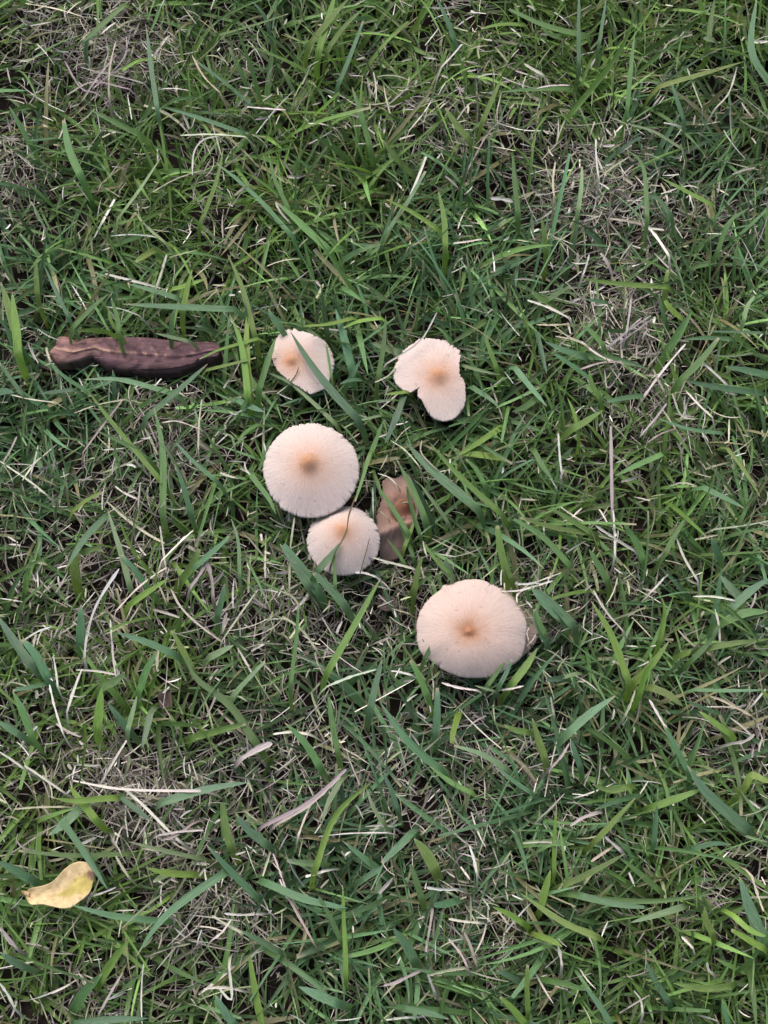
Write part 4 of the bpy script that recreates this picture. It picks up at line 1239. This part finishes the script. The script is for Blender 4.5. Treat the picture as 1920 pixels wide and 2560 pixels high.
# 1. matted dead thatch close to the soil, thick in the bare patches
n = 24000
x, y = scatter(n, lambda x, y: np.clip(0.22 + 0.5 * dryness(x, y), 0.07, 1))
d = np.clip(dryness(x, y), 0, 2)
base = np.stack([x, y, ground_z(x, y) + 0.001 + U(0, 1, n) ** 1.3 * (0.004 + 0.009 * d)], 1)
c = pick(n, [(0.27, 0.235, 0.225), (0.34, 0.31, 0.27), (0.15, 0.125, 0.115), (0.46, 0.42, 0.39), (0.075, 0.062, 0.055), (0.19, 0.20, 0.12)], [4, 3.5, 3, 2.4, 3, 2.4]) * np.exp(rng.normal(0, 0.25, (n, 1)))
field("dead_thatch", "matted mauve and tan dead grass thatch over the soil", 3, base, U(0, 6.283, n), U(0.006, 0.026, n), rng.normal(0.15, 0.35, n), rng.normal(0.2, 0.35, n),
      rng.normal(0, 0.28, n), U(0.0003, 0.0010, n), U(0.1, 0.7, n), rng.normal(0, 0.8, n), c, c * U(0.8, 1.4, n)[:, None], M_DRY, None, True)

# 2. short lower leaves: dull green, olive and half dry
n = 13000
x, y = scatter(n, lambda x, y: np.clip(0.72 - 0.26 * dryness(x, y), 0.14, 1))
base = np.stack([x, y, ground_z(x, y) + U(0, 0.009, n)], 1)
c = pick(n, [(0.055, 0.100, 0.040), (0.085, 0.150, 0.055), (0.120, 0.165, 0.070), (0.20, 0.215, 0.11), (0.28, 0.27, 0.18)], [4, 4, 3, 1.6, 1.0]) * np.exp(rng.normal(0, 0.24, (n, 1)))
field("lower_leaves", "short dull green leaves low in the turf", 4, base, U(0, 6.283, n), np.clip(rng.lognormal(math.log(0.0135), 0.35, n), 0.005, 0.030), U(0.05, 1.3, n), U(0.1, 0.9, n), rng.normal(0, 0.3, n),
      np.clip(rng.normal(0.0013, 0.0004, n), 0.0006, 0.0024), U(0.1, 0.7, n), rng.normal(0, 0.6, n), c, c * U(0.9, 1.4, n)[:, None], M_GREEN, rng.random(n) < 0.3, False, (rng.random(n) < 0.35).astype(float))


# 3. tufts of leaf blades fanning out of shoots
def tufts(name, label, nt_, k0, k1, spread, lm, ls, wm, ws, lean0, lean1, seed_hue):
    tx, ty = scatter(nt_, lambda x, y: np.clip(0.62 - 0.42 * dryness(x, y), 0.04, 1))
    cnt = rng.integers(k0, k1, nt_)
    ti = np.repeat(np.arange(nt_), cnt)
    n = len(ti)
    taz = U(0, 6.283, nt_)
    hue = np.clip(0.45 + 0.4 * hn(tx, ty) + 0.22 * np.clip((ty - 0.03) / 0.15, 0, 1) + seed_hue + rng.normal(0, 0.22, nt_), 0, 1)
    az = taz[ti] + rng.normal(0, spread, n)
    lean = U(lean0, lean1, n)
    base = np.stack([tx[ti] + rng.normal(0, 0.0016, n), ty[ti] + rng.normal(0, 0.0016, n), ground_z(tx[ti], ty[ti])], 1)
    vig = np.exp(rng.normal(0, 0.18, nt_))[ti]
    L = np.clip(rng.normal(lm, ls, n) * vig, 0.010, 0.062)
    blue, yel = np.array([0.086, 0.190, 0.100]), np.array([0.120, 0.228, 0.048])
    hh = np.clip(hue[ti] + rng.normal(0, 0.1, n), 0, 1)[:, None]
    c = (blue * (1 - hh) + yel * hh) * np.exp(rng.normal(0, 0.36, (n, 1)))
    old = rng.random(n) < 0.08
    c[old] = np.array([0.24, 0.235, 0.13]) * np.exp(rng.normal(0, 0.2, (old.sum(), 1)))
    field(name, label, 8, base, az, L, lean, lean * U(0.5, 1.35, n), rng.normal(0, 0.28, n), np.clip(rng.normal(wm, ws, n), 0.0008, 0.0042),
          U(0.15, 0.7, n), rng.normal(0, 0.85, n), c * np.array([1.1, 1.03, 0.8]), c, M_GREEN, rng.random(n) < 0.25, False, (rng.random(n) < 0.4).astype(float))


tufts("grass", "green lawn grass blades growing in tufts", 2500, 3, 7, 1.0, 0.033, 0.010, 0.0019, 0.0006, 0.35, 1.3, 0.0)
tufts("fine_grass", "fine narrow upright grass blades between the tufts", 4600, 2, 6, 0.8, 0.030, 0.010, 0.0011, 0.0003, 0.45, 1.4, 0.1)

# 4. pale clippings and straw caught among the blades
n = 15000
x, y = scatter(n, lambda x, y: np.clip(0.32 + 0.32 * dryness(x, y), 0.15, 1))
base = np.stack([x, y, U(0.006, 0.023, n)], 1)
c = pick(n, [(0.52, 0.485, 0.43), (0.43, 0.415, 0.31), (0.41, 0.36, 0.35), (0.66, 0.64, 0.59), (0.31, 0.345, 0.20)], [3, 3, 2.4, 3.0, 2.2]) * np.exp(rng.normal(0, 0.2, (n, 1)))
field("dry_clippings", "pale dry grass clippings scattered through the turf", 4, base, U(0, 6.283, n), np.clip(rng.lognormal(math.log(0.0075), 0.55, n), 0.003, 0.036), rng.normal(0.1, 0.45, n),
      rng.normal(0.1, 0.45, n), rng.normal(0, 0.3, n), np.clip(rng.lognormal(math.log(0.00058), 0.4, n), 0.00025, 0.0017), U(0.1, 0.8, n), rng.normal(0, 0.9, n), c, c * U(0.85, 1.25, n)[:, None],
      M_DRY, None, True)

# 5. fine curled fibres
n = 4600
x, y = scatter(n, lambda x, y: np.clip(0.3 + 0.45 * dryness(x, y), 0.05, 1))
base = np.stack([x, y, U(0.004, 0.018, n)], 1)
c = pick(n, [(0.45, 0.41, 0.36), (0.36, 0.31, 0.29), (0.53, 0.49, 0.42)], [3, 3, 1.5]) * np.exp(rng.normal(0, 0.2, (n, 1)))
field("dry_fibres", "fine curled dry grass fibres tangled in the turf", 8, base, U(0, 6.283, n), U(0.006, 0.024, n), rng.normal(0.2, 0.4, n), rng.normal(0.2, 0.6, n), rng.normal(0, 0.9, n),
      U(0.00025, 0.0005, n), U(0.1, 0.8, n), rng.normal(0, 0.9, n), c, c, M_DRY, None, True)

# the lawn goes on around the spot: the same turf again on every side
for o in list(TURF):
    for i in (-1, 0, 1):
        for j in (-1, 0, 1):
            if i or j:
                q = o.copy()
                q.location = (i * (X1 - X0), j * (Y1 - Y0), 0)
                COL.objects.link(q)
